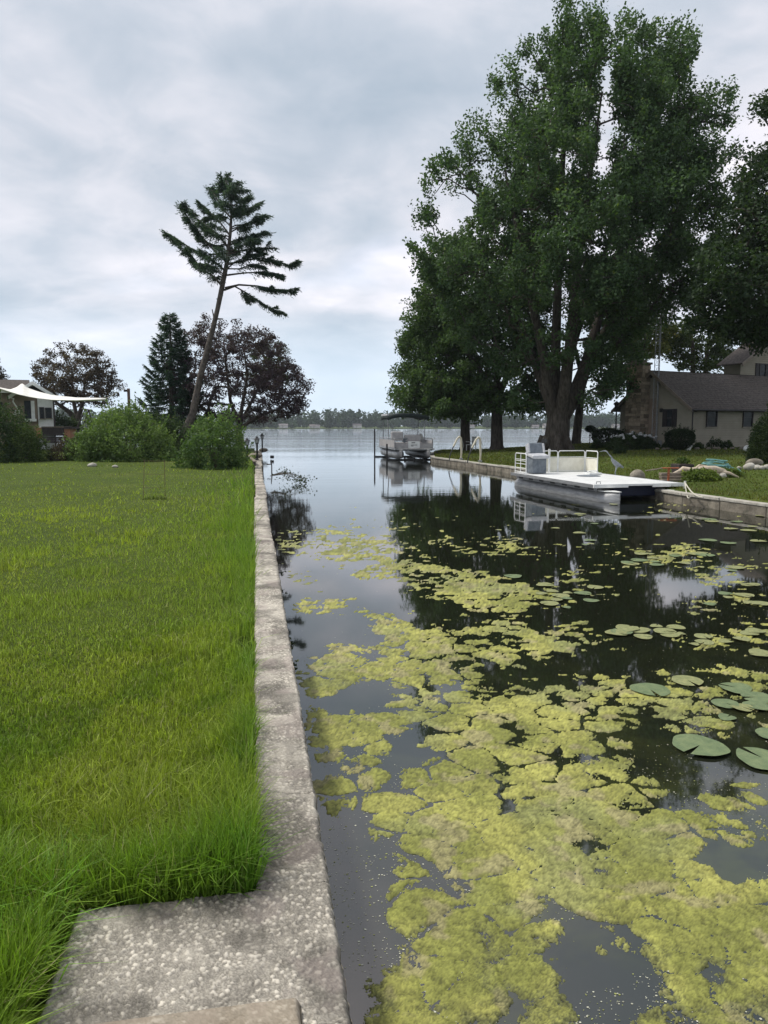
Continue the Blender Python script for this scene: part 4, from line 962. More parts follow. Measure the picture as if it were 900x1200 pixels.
# --- the flat deck boat moored at the bank
bt = frame_at((7.09, 20.52), (.228, -.974), 'pontoon_boat', 'white flat-decked pontoon boat with open bow moored against the right bank', 'boat')
MB().box((-2.87, 0, .445), (5.74, 2.74, .045)).build('deck', 'white_deck', bt, bevel=.008)
for s_ in (-1, 1):
    MB().box((-2.87, s_*1.39, .425), (5.80, .035, .10)).build('side_rail', 'alu', bt, bevel=.006)
    mb = MB(); mb.box((-2.95, s_*1.20, .33), (5.5, .03, .12)); o = mb.build('riser', 'alu', bt)
    for k in range(7): MB().box((-5.3+k*.80, s_*1.218, .335), (.30, .012, .085)).build('opening_plate', 'black_metal', o)  # black plates on the riser paint the shade inside its openings
    pontoon(-5.95, -.05, .62, s_*.97, .04, .265, bt)
mb = MB(); mb.box((.02, -.9, .435), (.05, 1.05, .10)); mb.box((.02, .9, .435), (.05, 1.05, .10)); mb.box((.01, 0, .455), (.04, .74, .055)); mb.build('bow_trim', 'white_paint', bt, bevel=.005)
MB().box((-.75, .05, .25), (.9, 1.36, .28)).build('splash_pan', 'navy', bt, bevel=.03)
mb = MB()
for k in range(6): mb.box((-1.6-k*.8, 0, .37), (.06, 2.3, .09))
mb.build('cross_beam', 'galv', bt)
rail_panel((-5.62, -1.3), (-4.72, -1.3), .68, .47, .53, .88, bt, 2, full=False)
mb = MB(); [mb.tube([(-5.6, -1.3, z), (-4.74, -1.3, z)], .012, 5) for z in (.66, .80, .95)]; mb.build('gate_bar', 'white_paint', bt)
rail_panel((-5.62, -.45), (-5.62, .28), .74, .47, .50, .97, bt, 1)
rail_panel((-5.62, .31), (-5.62, 1.32), .74, .47, .50, .97, bt, 1)
rail_panel((-5.58, 1.34), (-4.75, 1.34), .74, .47, .50, .95, bt, 1)
mb = MB(); mb.tube([(-5.45, -.12, .47), (-5.45, -.12, 1.28)], .04, 8); mb.build('stern_post', 'white_paint', bt, smooth=True)
seat = MB(); seat.box((-5.0, -.80, .76), (.52, .50, .56)); s0 = seat.build('seat_pedestal', 'grey_cover', bt, bevel=.03)
mb = MB(); mb.box((-4.96, -.80, 1.09), (.66, .60, .12), np.array([[.985, 0, -.17], [0, 1, 0], [.17, 0, .985]])); mb.build('seat_cushion', 'light_vinyl', bt, bevel=.035)
mb = MB(); mb.box((-5.16, -.80, 1.30), (.20, .58, .40), np.array([[.94, 0, .34], [0, 1, 0], [-.34, 0, .94]])); bk = mb.build('backrest', 'grey_cover', bt, bevel=.05)
for yy in (-1.07, -.53):
    MB().box((-5.12, yy, 1.30), (.24, .07, .34), np.array([[.94, 0, .34], [0, 1, 0], [-.34, 0, .94]])).build('side_bolster', 'light_vinyl', bk, bevel=.03)
mb = MB(); mb.tube([(-5.25, -.42, 1.2), (-5.28, -.40, 1.50)], .025, 6); mb.box((-5.28, -.40, 1.57), (.15, .10, .14), .5); mb.build('light_post', 'black_metal', bt)
mb = MB(); mb.lathe((-3.4, .28, .468), [(.36, 0), (.38, .012), (.30, .022), (.02, .024)], 20); mb.build('hatch_cover', 'grey_cover', bt, smooth=True)
mb = MB(); mb.box((-3.9, .7, .51), (.30, .55, .06), .3); mb.tube([(-3.9, .45, .53), (-3.85, .55, .60), (-3.85, .75, .61), (-3.9, .92, .54)], .02, 6); mb.build('deck_fitting', 'white_paint', bt, bevel=.01)
mb = MB(); mb.tube([(-.05, -1.3, .49), (-.05, -1.3, .55), (-.05, -1.18, .55), (-.05, -1.18, .49)], .012, 5); mb.build('cleat', 'galv', bt)
o = MB(); pb = GRpt(805, 20.3); q = SF((803.5-450)/870*20.6, 20.6, 0)
o.tube([q-UPV*.4, q+UPV*.55], .03, 8); tag(o.build('mooring_pole', 'pvc', smooth=True), 'pale plastic mooring pole in the water at the right bow of the flat deck boat', 'pole')
mb = MB(); a = q+UPV*.5; b = G(824, 583, .35)
mb.tube([a+(b-a)*t+UPV*(-.10*math.sin(math.pi*t)) for t in np.linspace(0, 1, 9)], .018, 6); mb.tube([a+UPV*.02+(b+RT*-.3-a)*t+UPV*(-.2*math.sin(math.pi*t)) for t in np.linspace(0, 1, 9)], .014, 6)
tag(mb.build('mooring_rope', 'rope', smooth=True), 'pale slack mooring rope from the flat deck boat to the bank wall', 'rope')

# --- covered boat on the lift
b2 = frame_at((1.88, 45.5), (.170, -.985), 'covered_pontoon_boat', 'pontoon boat with dark canopy raised on a lift at the canal mouth', 'boat')
MB().box((-3.1, 0, .68), (6.2, 2.5, .07)).build('deck', 'alu', b2, bevel=.01)
for s_ in (-1, 1): pontoon(-6.2, -.5, .35, s_*.86, .36, .27, b2)
mb = MB()
for k in range(7): mb.box((-.4-k*.9, 0, .62), (.07, 2.4, .09))
mb.build('cross_beam', 'galv', b2)
rail_panel((-.25, -1.15), (-.25, -.35), .62, .72, .76, 1.02, b2, 1, pm='grey_seat', rm='alu'); rail_panel((-.25, .35), (-.25, 1.15), .62, .72, .76, 1.02, b2, 1, pm='grey_seat', rm='alu')
rail_panel((-.30, -1.2), (-5.9, -1.2), .62, .72, .76, 1.22, b2, 4, pm='grey_seat', rm='alu'); rail_panel((-.30, 1.2), (-5.9, 1.2), .62, .72, .76, 1.22, b2, 4, pm='grey_seat', rm='alu')
mb = MB(); mb.box((-.22, 0, .96), (.03, .72, .42)); g_ = mb.build('bow_gate', 'white_paint', b2)
mb = MB(); mb.box((-.20, -.05, 1.07), (.01, .22, .045)); mb.box((-.20, 0, .93), (.01, .40, .03)); mb.box((-.20, -.12, .87), (.01, .16, .03)); mb.build('dark_emblem', 'black_metal', g_)
for (x, y, w, h, nm) in ((-1.8, -.72, .78, 1.02, 'captain_seat'), (-2.0, .32, 1.12, .82, 'bench_seat')):
    mb = MB(); mb.box((x, y, .90), (.6, w, .36)); mb.box((x-.22, y, .72+h*.72), (.2, w, h*.58), np.array([[.98, 0, .2], [0, 1, 0], [-.2, 0, .98]])); mb.build(nm, 'grey_seat', b2, bevel=.09)
mb = MB(); mb.box((-2.3, -.16, 1.05), (.4, .28, .6)); mb.build('console', 'grey_cover', b2, bevel=.04)
mb = MB(); mb.lathe((-3.9, 1.22, .74), [(.14, 0), (.24, .25), (.22, .55), (.12, .78), (.02, .86)], 10); mb.build('motor_cover', 'cloth_white', b2, smooth=True)
mb = MB(); mb.box((-4.4, .8, 1.0), (.9, .7, .5)); mb.build('stern_seat', 'dark_canvas', b2, bevel=.08)
# canopy and its frame
V = []; nx, ny = 9, 13
for i in range(nx):
    for j in range(ny):
        u = i/(nx-1); v = j/(ny-1)*2-1; V.append((-5.1+2.6*u, +.12+v*1.38, 2.93-.20*abs(v)**3.2-.06*(2*u-1)**2))
F = [(i*ny+j, i*ny+j+1, (i+1)*ny+j+1, (i+1)*ny+j) for i in range(nx-1) for j in range(ny-1)]
mb = MB(); mb.add(V, F); o = mb.build('canopy', 'dark_canvas', b2, smooth=True); so_ = o.modifiers.new('thick', 'SOLIDIFY'); so_.thickness = .22
mb = MB(); mb.box((-3.8, -1.18, 2.80), (2.3, .14, .12)); mb.build('canopy_boot', 'light_vinyl', b2, bevel=.03)
mb = MB()
for yy in (-1.2, 1.3):
    for xa, xb in ((-2.6, -3.0), (-4.9, -4.6)): mb.tube([(xa, yy*.93, .75), (xb, yy*.97, 2.78)], .03, 6)
mb.build('canopy_frame', 'alu', b2, smooth=True)
lf = frame_at((1.88, 45.5), (.170, -.985), 'boat_lift', 'dark steel boat lift frame standing in the water under the canopy boat', 'boat lift')
for x, y, h in ((-.6, -1.62, 1.0), (-5.4, -1.62, 1.9), (-.6, 1.55, .55), (-5.4, 1.55, .9)):
    MB().tube([(x, y, -1.0), (x, y, h)], .05, 8).build('post', 'black_metal', lf, smooth=True)
for x in (-.6, -5.4): MB().box((x, -.03, .03), (.10, 3.1, .09)).build('cross_beam', 'black_metal', lf)
for y in (-.86, .86): MB().box((-3, y, .085), (5.0, .12, .08)).build('bunk', 'black_metal', lf)
for y in (-.5, .1, .7): MB().box((-.6, y, .09), (.09, .09, .14)).build('bracket', 'black_metal', lf)

# ================================================================== RIGHT HOUSE
hx = np.array([.885, .46]); H_O = (17.2, 42.0)
hs = frame_at(H_O, (.885, .46), 'siding_house', 'low tan siding house with grey shingle roof and stone chimney on the right bank', 'house')
Wd, Ln_, ZB, ZE, ZR = 5.3, 17.0, .55, 3.30, 5.25
MB().box((Ln_/2, Wd/2, (ZB+ZE)/2-.02), (Ln_, Wd, ZE-ZB)).build('wall', 'siding', hs)
mb = MB(); mb.prism([(.0, .0, ZE-.05), (0, Wd, ZE-.05), (0, Wd/2, ZR-.12)], (Ln_, 0, 0)); mb.build('gable', 'siding', hs)
mb = MB(); z = ZB+.2; st = .135
def lap(p, q, z, out):   # one clapboard, lower edge proud
    p = np.array(p, float); q = np.array(q, float); o = np.array(out, float)
    a = [np.array([*p, z])+np.append(o*.040, 0), np.array([*q, z])+np.append(o*.040, 0), np.array([*q, z+st*.84])+np.append(o*.018, 0), np.array([*p, z+st*.84])+np.append(o*.018, 0)]
    b = [np.array([*p, z]), np.array([*q, z])]
    mb.add(a+b, [(0, 1, 2, 3), (4, 5, 1, 0)])
while z < ZE-.1: lap((0, 0), (Ln_, 0), z, (0, -1)); lap((0, Wd), (0, 0), z, (-1, 0)); z += st
while z < ZR-.35:
    t = (z-ZE+.05)/(ZR-ZE)*Wd/2; lap((0, Wd-t), (0, t), z, (-1, 0)); z += st
tag(mb.build('clapboards', 'siding', hs), kind='stuff')
slope = math.atan2(ZR-ZE, Wd/2); nx_ = 22
def roof_plane(parent, x0, x1, ye, yr, ze, zr, mname='roof_shingle', rows=18, th=.05, sub=None):
    """shingle courses stepping up one slope"""
    mb = MB()
    for k in range(rows):
        a = k/rows; b = (k+1)/rows+.012; lift = .022
        pa = (ye+(yr-ye)*a, ze+(zr-ze)*a+lift+th); pb = (ye+(yr-ye)*b, ze+(zr-ze)*b+th+.004)
        mb.add([(x0, *pa), (x1, *pa), (x1, *pb), (x0, *pb), (x0, pa[0], pa[1]-.03), (x1, pa[0], pa[1]-.03)], [(0, 1, 2, 3), (4, 5, 1, 0)])
    mb.prism([(x0, ye, ze-.03), (x0, yr, zr-.03), (x0, yr, zr+th), (x0, ye, ze+th)], (x1-x0, 0, 0)); return mb.build('roof', mname, parent)
ov = .42; dz = ov*(ZR-ZE)/(Wd/2)
roof_plane(hs, -.38, Ln_, -ov, Wd/2, ZE-dz, ZR); roof_plane(hs, -.38, Ln_, Wd+ov, Wd/2, ZE-dz, ZR)
mb = MB()
for ye in (-ov, Wd+ov):
    mb.prism([(-.41, ye, ZE-dz-.14), (-.41, Wd/2, ZR-.15), (-.41, Wd/2, ZR+.06), (-.41, ye, ZE-dz+.06)], (.035, 0, 0))
mb.build('rake_board', 'trim_brown', hs)
mb = MB(); mb.tube([(-.4, -ov-.05, ZE-dz-.02), (Ln_, -ov-.05, ZE-dz-.02)], .055, 8); mb.tube([(.12, -ov, ZE-dz-.05), (.08, -.08, ZE-.45), (.08, -.07, ZB+.2)], .035, 6); mb.build('gutter', 'shutter', hs, smooth=True)
MB().box((Ln_/2-.2, -ov/2, ZE-dz+.0), (Ln_, ov, .03)).build('soffit', 'trim_brown', hs)
mb = MB(); mb.box((.02, -.02, (ZB+ZE)/2), (.09, .09, ZE-ZB)); mb.build('corner_board', 'siding', hs)
def window(parent, c, w, h, axis, shut=0.0, depth=.05, mull=1):
    """axis 'x': lies along x facing -y ; 'y': lies along y facing -x"""
    def bx(u, v, du, dv, o, t): 
        return ((c[0]+u, c[1]-o, c[2]+v), (du, t, dv)) if axis == 'x' else ((c[0]-o, c[1]+u, c[2]+v), (t, du, dv))
    mb = MB(); e = .055
    for u, v, du, dv in ((-w/2, 0, e, h+e), (w/2, 0, e, h+e), (0, h/2, w-e, e), (0, -h/2, w-e, e)): mb.box(*bx(u, v, du, dv, .045, .07))
    f = mb.build('window', 'shutter', parent)
    MB().box(*bx(0, -h/4, w-.06, h/2-.03, .012, .02)).build('pane', 'window_glass', f); MB().box(*bx(0, h/4, w-.06, h/2-.03, .018, .02)).build('pane', 'window_glass', f)
    MB().box(*bx(0, 0, w-.05, .045, .035, .03)).build('sash', 'shutter', f)
    MB().box(*bx(0, -h/2-.05, w+.16, .05, .06, .10)).build('sill', 'siding', f)
    if shut:
        for s_ in (-1, 1): 
            mb = MB(); mb.box(*bx(s_*(w/2+shut/2+.04), 0, shut, h+.06, .035, .035))
            for k in range(9): mb.box(*bx(s_*(w/2+shut/2+.04), -h/2+h*(k+.5)/9, shut*.8, h/26, .058, .02))
            mb.build('shutter', 'shutter', parent)
window(hs, (1.68, -.02, 2.60), .82, 1.08, 'x'); window(hs, (4.79, -.02, 2.60), .82, 1.08, 'x'); window(hs, (9.0, -.02, 2.6), .82, 1.08, 'x')
window(hs, (-.02, 1.42, 2.55), .46, .98, 'y', .24)
# chimney
ch = MB().box((-.36, 3.6, 3.1), (.66, 1.14, 5.2)).build('chimney', 'bank_block', hs)
mb = MB(); mb.cc = (.3, .25, .2)
for (ax, u0, u1) in (('y', 3.02, 4.18), ('x', -.70, -.02), ('w', -.70, -.02)):
    z = .6
    while z < 5.66:
        hh = .13+.12*random.random(); u = u0
        while u < u1-.04:
            L = min(.20+.32*random.random(), u1-u); t = .03+.03*random.random(); g = .45+.9*random.random(); mb.cc = (.29*g, .235*g, .175*g)
            if ax == 'y': mb.box((-.70-t/2, u+L/2, z+hh/2), (t, L-.018, hh-.018))
            elif ax == 'x': mb.box((u+L/2, 3.02-t/2, z+hh/2), (L-.018, t, hh-.018))
            else: mb.box((u+L/2, 4.18+t/2, z+hh/2), (L-.018, t, hh-.018))
            u += L
        z += hh
tag(mb.build('stonework', 'stone_attr', ch), kind='stuff')
mb = MB(); mb.box((-.36, 3.6, 5.76), (.86, 1.34, .12)); mb.box((-.36, 3.6, 5.9), (.5, .8, .16)); mb.build('chimney_cap', 'bank_block', ch, bevel=.02)
mb = MB(); mb.box((-.03, 2.72, 2.2), (.05, .55, 3.0)); mb.build('brown_panel', 'brown_siding', hs)  # flat brown strip on the gable wall beside the chimney
MB().box((-.12, 2.0, 1.05), (.14, .22, .4)).build('meter_box', 'galv', hs, bevel=.02)
MB().box((-.12, 2.0, 3.0), (.12, .16, .22)).build('wall_lamp', 'black_metal', hs, bevel=.02)
# upper storey wing
ux0, ux1, uy, UZE, UZR = 7.5, 14.4, 2.7, 6.25, 8.3
MB().box(((ux0+ux1)/2, uy+.6, (4.6+UZE)/2), (ux1-ux0, 1.2, UZE-4.6)).build('upper_wall', 'siding', hs)
mb = MB(); mb.prism([(ux0, uy+.002, UZE-.03), (ux1, uy+.002, UZE-.03), ((ux0+ux1)/2, uy+.002, UZR-.1)], (0, 1.2, 0)); mb.build('upper_gable', 'siding', hs)
mb = MB(); z = 4.9
while z < UZR-.4:
    t = max(0, (z-UZE+.05)/(UZR-UZE)*(ux1-ux0)/2); lap((ux0+t, uy), (ux1-t, uy), z, (0, -1)); z += st
tag(mb.build('upper_clapboards', 'siding', hs), kind='stuff')
um = (ux0+ux1)/2
for s_ in (-1, 1):
    xe = um+s_*((ux1-ux0)/2+.5); ze = UZE-.5*(UZR-UZE)/((ux1-ux0)/2); mb = MB()
    mb.prism([(xe, uy-.5, ze-.03), (um, uy-.5, UZR-.03), (um, uy-.5, UZR+.06), (xe, uy-.5, ze+.06)], (0, 1.9, 0)); mb.build('upper_roof', 'roof_shingle', hs)
    mb = MB(); mb.prism([(xe, uy-.54, ze-.16), (um, uy-.54, UZR-.17), (um, uy-.54, UZR+.07), (xe, uy-.54, ze+.07)], (0, .035, 0)); mb.build('upper_rake_board', 'trim_brown', hs)
window(hs, (9.6, uy-.02, 5.62), .62, .92, 'x', .34)
# antenna tower strapped to the gable
tw = frame_at(H_O, (.885, .46), 'antenna_tower', 'slender steel lattice antenna tower rising behind the house gable', 'tower')
T3 = [(-.34, 2.12), (-.34, 2.42), (-.10, 2.27)]
for x, y in T3: MB().tube([(x, y, .6), (x, y, 10.2)], .02, 5).build('tower_leg', 'galv', tw)
mb = MB(); z = .8
while z < 10.0:
    for k in range(3):
        a = T3[k]; b = T3[(k+1) % 3]; mb.tube([(*a, z), (*b, z)], .010, 4, cap=False); mb.tube([(*a, z), (*b, z+.4)], .008, 4, cap=False)
    z += .4
mb.build('lattice', 'galv', tw)
# yard lamp and things round the chimney end
o = empty('lamp_post', GRpt(721, 46.5), 'black yard lamp post with bell head left of the stone chimney', 'lamp post')
MB().tube([(0, 0, 0), (0, 0, 2.2)], .045, 8).build('pole', 'black_metal', o, smooth=True)
MB().lathe((0, 0, 2.2), [(.05, 0), (.10, .05), (.14, .28), (.22, .34), (.17, .42), (.04, .50), (.01, .56)], 8).build('lamp_head', 'black_metal', o, smooth=True)
bp_ = GRpt(691, 48); o = empty('standard_shrub', bp_, 'small dark leafy standard on a thin stem between the thin tree and clipped shrub', 'plant')
MB().tube([bp_, bp_+UPV*.95], .03, 6).build('stem', 'bark', o, world=True)
P = bp_+UPV*1.02+rand_dirs(1400)*(rng.random(1400)**.4)[:, None]*np.array([.36, .36, .22]); V, F = leaf_quads(P, np.full(1400, .09), .5); fast_mesh('crown', V, F, 'leaf', o, leaf_cols(1400, (.015, .03, .012), (.04, .06, .03)))
def patio_chair(label, loc, rz, m='white_paint'):
    o = empty('patio_chair', loc, label, 'chair', rz=rz)
    MB().box((0, 0, .42), (.5, .5, .04)).build('seat', m, o, bevel=.01)
    mb = MB(); [mb.box((-.25, y, .68), (.03, .07, .50)) for y in (-.2, -.1, 0, .1, .2)]; mb.box((-.25, 0, .94), (.04, .5, .06)); mb.build('backrest', m, o)
    for x in (-.22, .22):
        for y in (-.22, .22): MB().box((x, y, .2), (.04, .04, .42)).build('leg', m, o)
    for y in (-.26, .26): MB().box((0, y, .62), (.48, .05, .03)).build('armrest', m, o)
    return o
patio_chair('white patio chair beside the leftmost tree trunk on the far bank', GRpt(552, 50.5), 2.2)
patio_chair('dark patio chair near the lake between the thin tree and the clipped shrub', GRpt(700, 50), 1.0, 'dark_wood')
o = empty('flag_pole', GRpt(549.5, 54), 'thin pale pole just right of the leftmost tree trunk', 'pole'); MB().tube([(0, 0, 0), (0, 0, 2.6)], .05, 8).build('pole', 'pvc', o, smooth=True); MB().lathe((0, 0, 2.6), [(.05, 0), (.08, .05), (.05, .12), (.01, .14)], 8).build('finial', 'pvc', o)
# folding mooring bumpers on the bank wall
def whip(label, px, f):
    p = SF(bankS(f)+.14, f, .31+.03); o = empty('boat_davit', p, label, 'mooring arm', 'folding mooring arms on the bank wall')
    l = -RT; 
    def w(a): return [p+RT*x+FH*y+UPV*z for x, y, z in a]
    MB().box(p+UPV*.04, (.16, .16, .08)).build('base', 'galv', o, world=True, bevel=.01)
    MB().tube(w([(0, 0, .06), (.02, 0, .35), (.0, 0, .8), (-.02, 0, 1.12), (-.10, -.03, 1.20)]), [.045, .05, .062, .06, .05], 8).build('padded_post', 'yellow_bumper', o, world=True, smooth=True)
    MB().tube(w([(-.10, -.03, 1.20), (-.22, -.08, 1.08), (-.42, -.15, .68)]), [.05, .055, .05], 8).build('padded_arm', 'yellow_bumper', o, world=True, smooth=True)
    MB().tube(w([(-.41, -.15, .70), (-.58, -.22, .30), (-.66, -.28, -.05)]), .028, 6).build('lower_arm', 'black_metal', o, world=True, smooth=True)
    MB().tube(w([(.02, 0, .3), (.14, .05, .75), (.0, 0, 1.1)]), .014, 5).build('strut', 'galv', o, world=True)
whip('pale folding mooring arm on the bank wall, the one nearer the canopy boat', 537, 39.0); whip('pale folding mooring arm on the bank wall, the one nearer the flat deck boat', 560, 36.4)

# heron
hp = GRpt(720, 24.5)
hu = -RT                     # facing left
def hp_(u, z, w=0): return hp+hu*u+UPV*z+FH*w
me = bpy.data.meshes.new('heron'); sk = [(-.30, .36, 0, .018), (-.20, .42, 0, .05), (-.08, .49, 0, .085), (.03, .57, 0, .078), (.10, .64, 0, .045), (.11, .71, 0, .026), (.17, .77, 0, .021), (.23, .84, 0, .019), (.28, .91, 0, .019), (.34, .93, 0, .027), (.40, .925, 0, .015), (.53, .90, 0, .005),
      (-.06, .40, .03, .03), (-.04, .22, .035, .012), (-.07, .02, .035, .009), (.03, .005, .035, .006), (-.06, .40, -.03, .03), (.0, .22, -.04, .012), (-.03, .02, -.04, .009), (.07, .005, -.04, .006)]
V = [hp_(a, b, c)-hp for a, b, c, r in sk]
E = [(i, i+1) for i in range(11)]+[(2, 12), (12, 13), (13, 14), (14, 15), (2, 16), (16, 17), (17, 18), (18, 19)]
me.from_pydata([tuple(v) for v in V], E, []); ho = bpy.data.objects.new('heron', me); C.objects.link(ho); ho.location = hp
m_ = ho.modifiers.new('skin', 'SKIN'); m_.use_smooth_shade = True
for i, sv in enumerate(me.skin_vertices[0].data): sv.radius = (sk[i][3], sk[i][3]); sv.use_root = (i == 2)
ho.modifiers.new('sub', 'SUBSURF').levels = 1; ho.modifiers['sub'].render_levels = 2; me.materials.append(M['heron_feather'])
tag(ho, 'slim grey heron with raised curved neck standing on the grass behind the deck boat', 'heron')

# bank clutter on the right
pc = GRpt(799, 24.8); o = empty('planter_pot', pc, 'dark square planter tub with green sprigs on the right bank', 'planter')
V = MB(); V.add([(-.22, -.22, 0), (.22, -.22, 0), (.22, .22, 0), (-.22, .22, 0), (-.27, -.27, .42), (.27, -.27, .42), (.27, .27, .42), (-.27, .27, .42)], [(0, 3, 2, 1), (4, 5, 6, 7), (0, 1, 5, 4), (1, 2, 6, 5), (2, 3, 7, 6), (3, 0, 4, 7)]); V.build('tub', 'dark_wood', o, bevel=.01)
MB().box((0, 0, .425), (.46, .46, .02)).build('soil', 'soil', o)
P = pc+UPV*.48+rand_dirs(500, 1)*(rng.random((500, 1))**.5)*np.array([.24, .24, .18]); V, F = leaf_quads(P, np.full(500, .07)); fast_mesh('foliage', V, F, 'leaf', o, leaf_cols(500, (.04, .07, .02), (.12, .17, .05)))
d0 = GRpt(822, 23.9)
mb = MB()
for pts, r in (([(-.78, 0, .22), (-.60, .02, .30), (-.35, .0, .27), (.0, .02, .30), (.4, 0, .30), (.72, .05, .22), (.95, .12, .10)], [.04, .10, .085, .11, .12, .10, .04]), ([(-.58, .02, .26), (-.40, -.08, .12), (-.30, -.12, .02)], [.06, .05, .03]), ([(.3, 0, .24), (.22, -.15, .10), (.15, -.2, -.02)], [.08, .06, .04]),
               ([(-.75, 0, .24), (-.92, -.05, .18), (-1.05, -.03, .10)], [.045, .03, .015]), ([(.55, .05, .24), (.85, -.1, .18), (1.15, -.1, .05)], [.07, .05, .02]), ([(-.2, .05, .3), (-.05, .1, .42), (.2, .1, .40)], [.05, .04, .02])):
    mb.tube([d0+RT*a+FH*b+UPV*c for a, b, c in pts], r, 9)
tag(mb.build('driftwood_log', 'driftwood', smooth=True), 'gnarled tan driftwood log lying on the right bank beside the planter tub', 'driftwood')
h0 = GRpt(838, 25.2); mb = MB()
for k in range(7):
    rr = .48-.03*k; mb.tube([h0+RT*(rr*1.05*math.cos(a)+.04*math.sin(5*a+k))+FH*rr*.8*math.sin(a)+UPV*(.06+.05*k+.14*abs(math.sin(a*.5+k))) for a in np.linspace(0, 6.28, 26)], .022, 5)
mb.tube([h0+RT*(.3+.1*i)+FH*(-.1+.05*math.sin(i))+UPV*(.35-.05*i+.03*math.sin(i*2)) for i in range(8)], .022, 5)
tag(mb.build('hose_pile', 'teal_hose', smooth=True), 'heaped coil of faded teal hose behind the driftwood log', 'hose')
o = empty('rusty_stand', GRpt(783, 22.6), 'rusty red post with a flat crossbar beside the deck boat bow', 'stand')
MB().box((0, 0, .22), (.05, .05, .46)).build('post', 'rust', o); MB().box((.05, 0, .46), (.52, .12, .035), -YAW).build('crossbar', 'rust', o, bevel=.008)
MB().tube([(-.2, 0, .46), (-.55, .1, .40), (-.7, .12, .38)], .02, 6).build('handle', 'old_wood', o)
o = empty('timber_steps', GRpt(795, 23.2), 'grey weathered timber steps set in the bank behind the deck boat bow', 'steps')
for k in range(3): MB().box((.05*k, .12*k, .03+.09*k), (1.1, .25, .08), -YAW).build('timber', 'old_wood', o, bevel=.01)
def rock(name, label, c, d, seed, m='bank_block', cat='rock', group=None):
    mb = MB(); n = 14; r = 9; V = []
    for i in range(r+1):
        ph = math.pi*i/r
        for k in range(n):
            a = 2*math.pi*k/n; x, y, z = math.sin(ph)*math.cos(a), math.sin(ph)*math.sin(a), math.cos(ph)
            q = .78+.42*float(fbm(np.array([x*1.3+seed+y]), np.array([z*1.3+y*1.1+seed*2]), 3, seed)[0]); V.append((c[0]+x*q*d[0]/2, c[1]+y*q*d[1]/2, c[2]+d[2]*.32+z*q*d[2]/2))
    mb.add(V, [(i*n+k, (i+1)*n+k, (i+1)*n+(k+1) % n, i*n+(k+1) % n) for i in range(r) for k in range(n)])
    return tag(mb.build(name, m, smooth=True), label, cat, group)
rock('boulder', 'large rounded brown boulder at the foot of the dark evergreen at the right edge', GRpt(884, 27.3), (.66, .5, .34), 3, 'bank_block')
rock('boulder', 'pinkish tan boulder peeping over the deck of the flat boat', GRpt(747, 23.6), (.50, .4, .42), 5, 'bank_block')
for i, (px, f, s, lb) in enumerate(((878, 26.0, .42, 'pale rock in front of the large boulder, leftmost of the row'), (887, 25.9, .30, 'small pale rock second in the row under the evergreen'), (893, 25.8, .26, 'small whitish rock third in the row under the evergreen'), (899, 25.8, .3, 'white rock last in the row at the right edge'), (838, 23.6, .34, 'pale rock under the right end of the driftwood'), (846, 23.8, .3, 'tan rock between the driftwood and the second hosta clump'), (808, 23.3, .26, 'flat white rock under the left end of the driftwood'), (866, 26.4, .2, 'tiny stone alone left of the rock row'))):
    rock('rock', lb, GRpt(px, f), (s, s*.8, s*.7), 20+i, 'bank_cap')
for i in range(16):
    px = 768+i*8.2+rng.normal()*2
    rock('edging_stone', 'rough stone in the border along the house siding', GRpt(px, 39.6+.35*rng.normal()+(px-768)*.004), (.16+.2*rng.random(), .2, .15), 40+i, 'bank_block', group='edging stones along the house')
wp = GRpt(806, 39.0); o = empty('white_pot', wp, 'small white pot on the border right of the bowl-shaped shrub', 'pot'); MB().lathe((0, 0, 0), [(.11, 0), (.20, .2), (.22, .24), (.19, .25), (.17, .2)], 12).build('pot', 'white_paint', o, smooth=True); MB().lathe((0, 0, .17), [(.165, 0), (.1, .02)], 10).build('soil', 'soil', o)
wb = GRpt(875, 36.5); tag(MB().lathe(wb, [(.02, 0), (.10, .03), (.16, .1), (.17, .17), (.14, .25), (.06, .31), (.01, .32)], 14).build('garden_globe', 'white_paint', smooth=True), 'pale round garden globe on the lawn left of the dark evergreen', 'globe')

# ================================================================== LEFT HOUSE AND PATIO
F0 = 50.0; q = lambda px, py, f=F0: D(px, py, f)
def fbox(mb, x0, x1, y0, y1, f0, f1):
    """box facing us: pixel extents at distance f0, real depth f0..f1"""
    a = D(x0, y1, f0); b = D(x1, y0, f0); s0, s1 = a@RT, b@RT; z0, z1 = a[2], b[2]; P = [SF(s, f, z) for z in (z0, z1) for s, f in ((s0, f0), (s1, f0), (s1, f1), (s0, f1))]
    mb.add(P, [(0, 3, 2, 1), (4, 5, 6, 7), (0, 1, 5, 4), (1, 2, 6, 5), (2, 3, 7, 6), (3, 0, 4, 7)]); return mb
lh = frame_at((-22.07, 50), (.91, .41), 'lake_cottage', 'low brown and white cottage with white gable trim at the left edge', 'house')
def LX(px): k = (px-450)/FPX; return (k*50+22.07)/(.91-.41*k)
def LZ(py, x): return HC-(py-500)*(50+.41*x)/FPX
def lb(x0, x1, z0, z1, y0, y1): return MB().box(((x0+x1)/2, (y0+y1)/2, (z0+z1)/2), (abs(x1-x0), y1-y0, z1-z0))
lb(-9.5, -.97, .3, 4.40, .15, 6.4).build('wall', 'brown_siding', lh); lb(-.94, -.02, .3, 4.05, 0, 6).build('white_bay', 'white_paint', lh)
for y0, y1, nm in ((-.45, 3.1, 0), (6.9, 3.1, 1)):
    roof_plane(lh, -9.8, -1.4, y0, y1, 4.36, 5.2, rows=12)
lb(-9.8, -2.4, 4.22, 4.40, -.49, -.455).build('fascia', 'white_paint', lh)
gx0, gx1, gxm, gz0, gz1 = -2.62, .26, -1.18, 3.98, 4.93
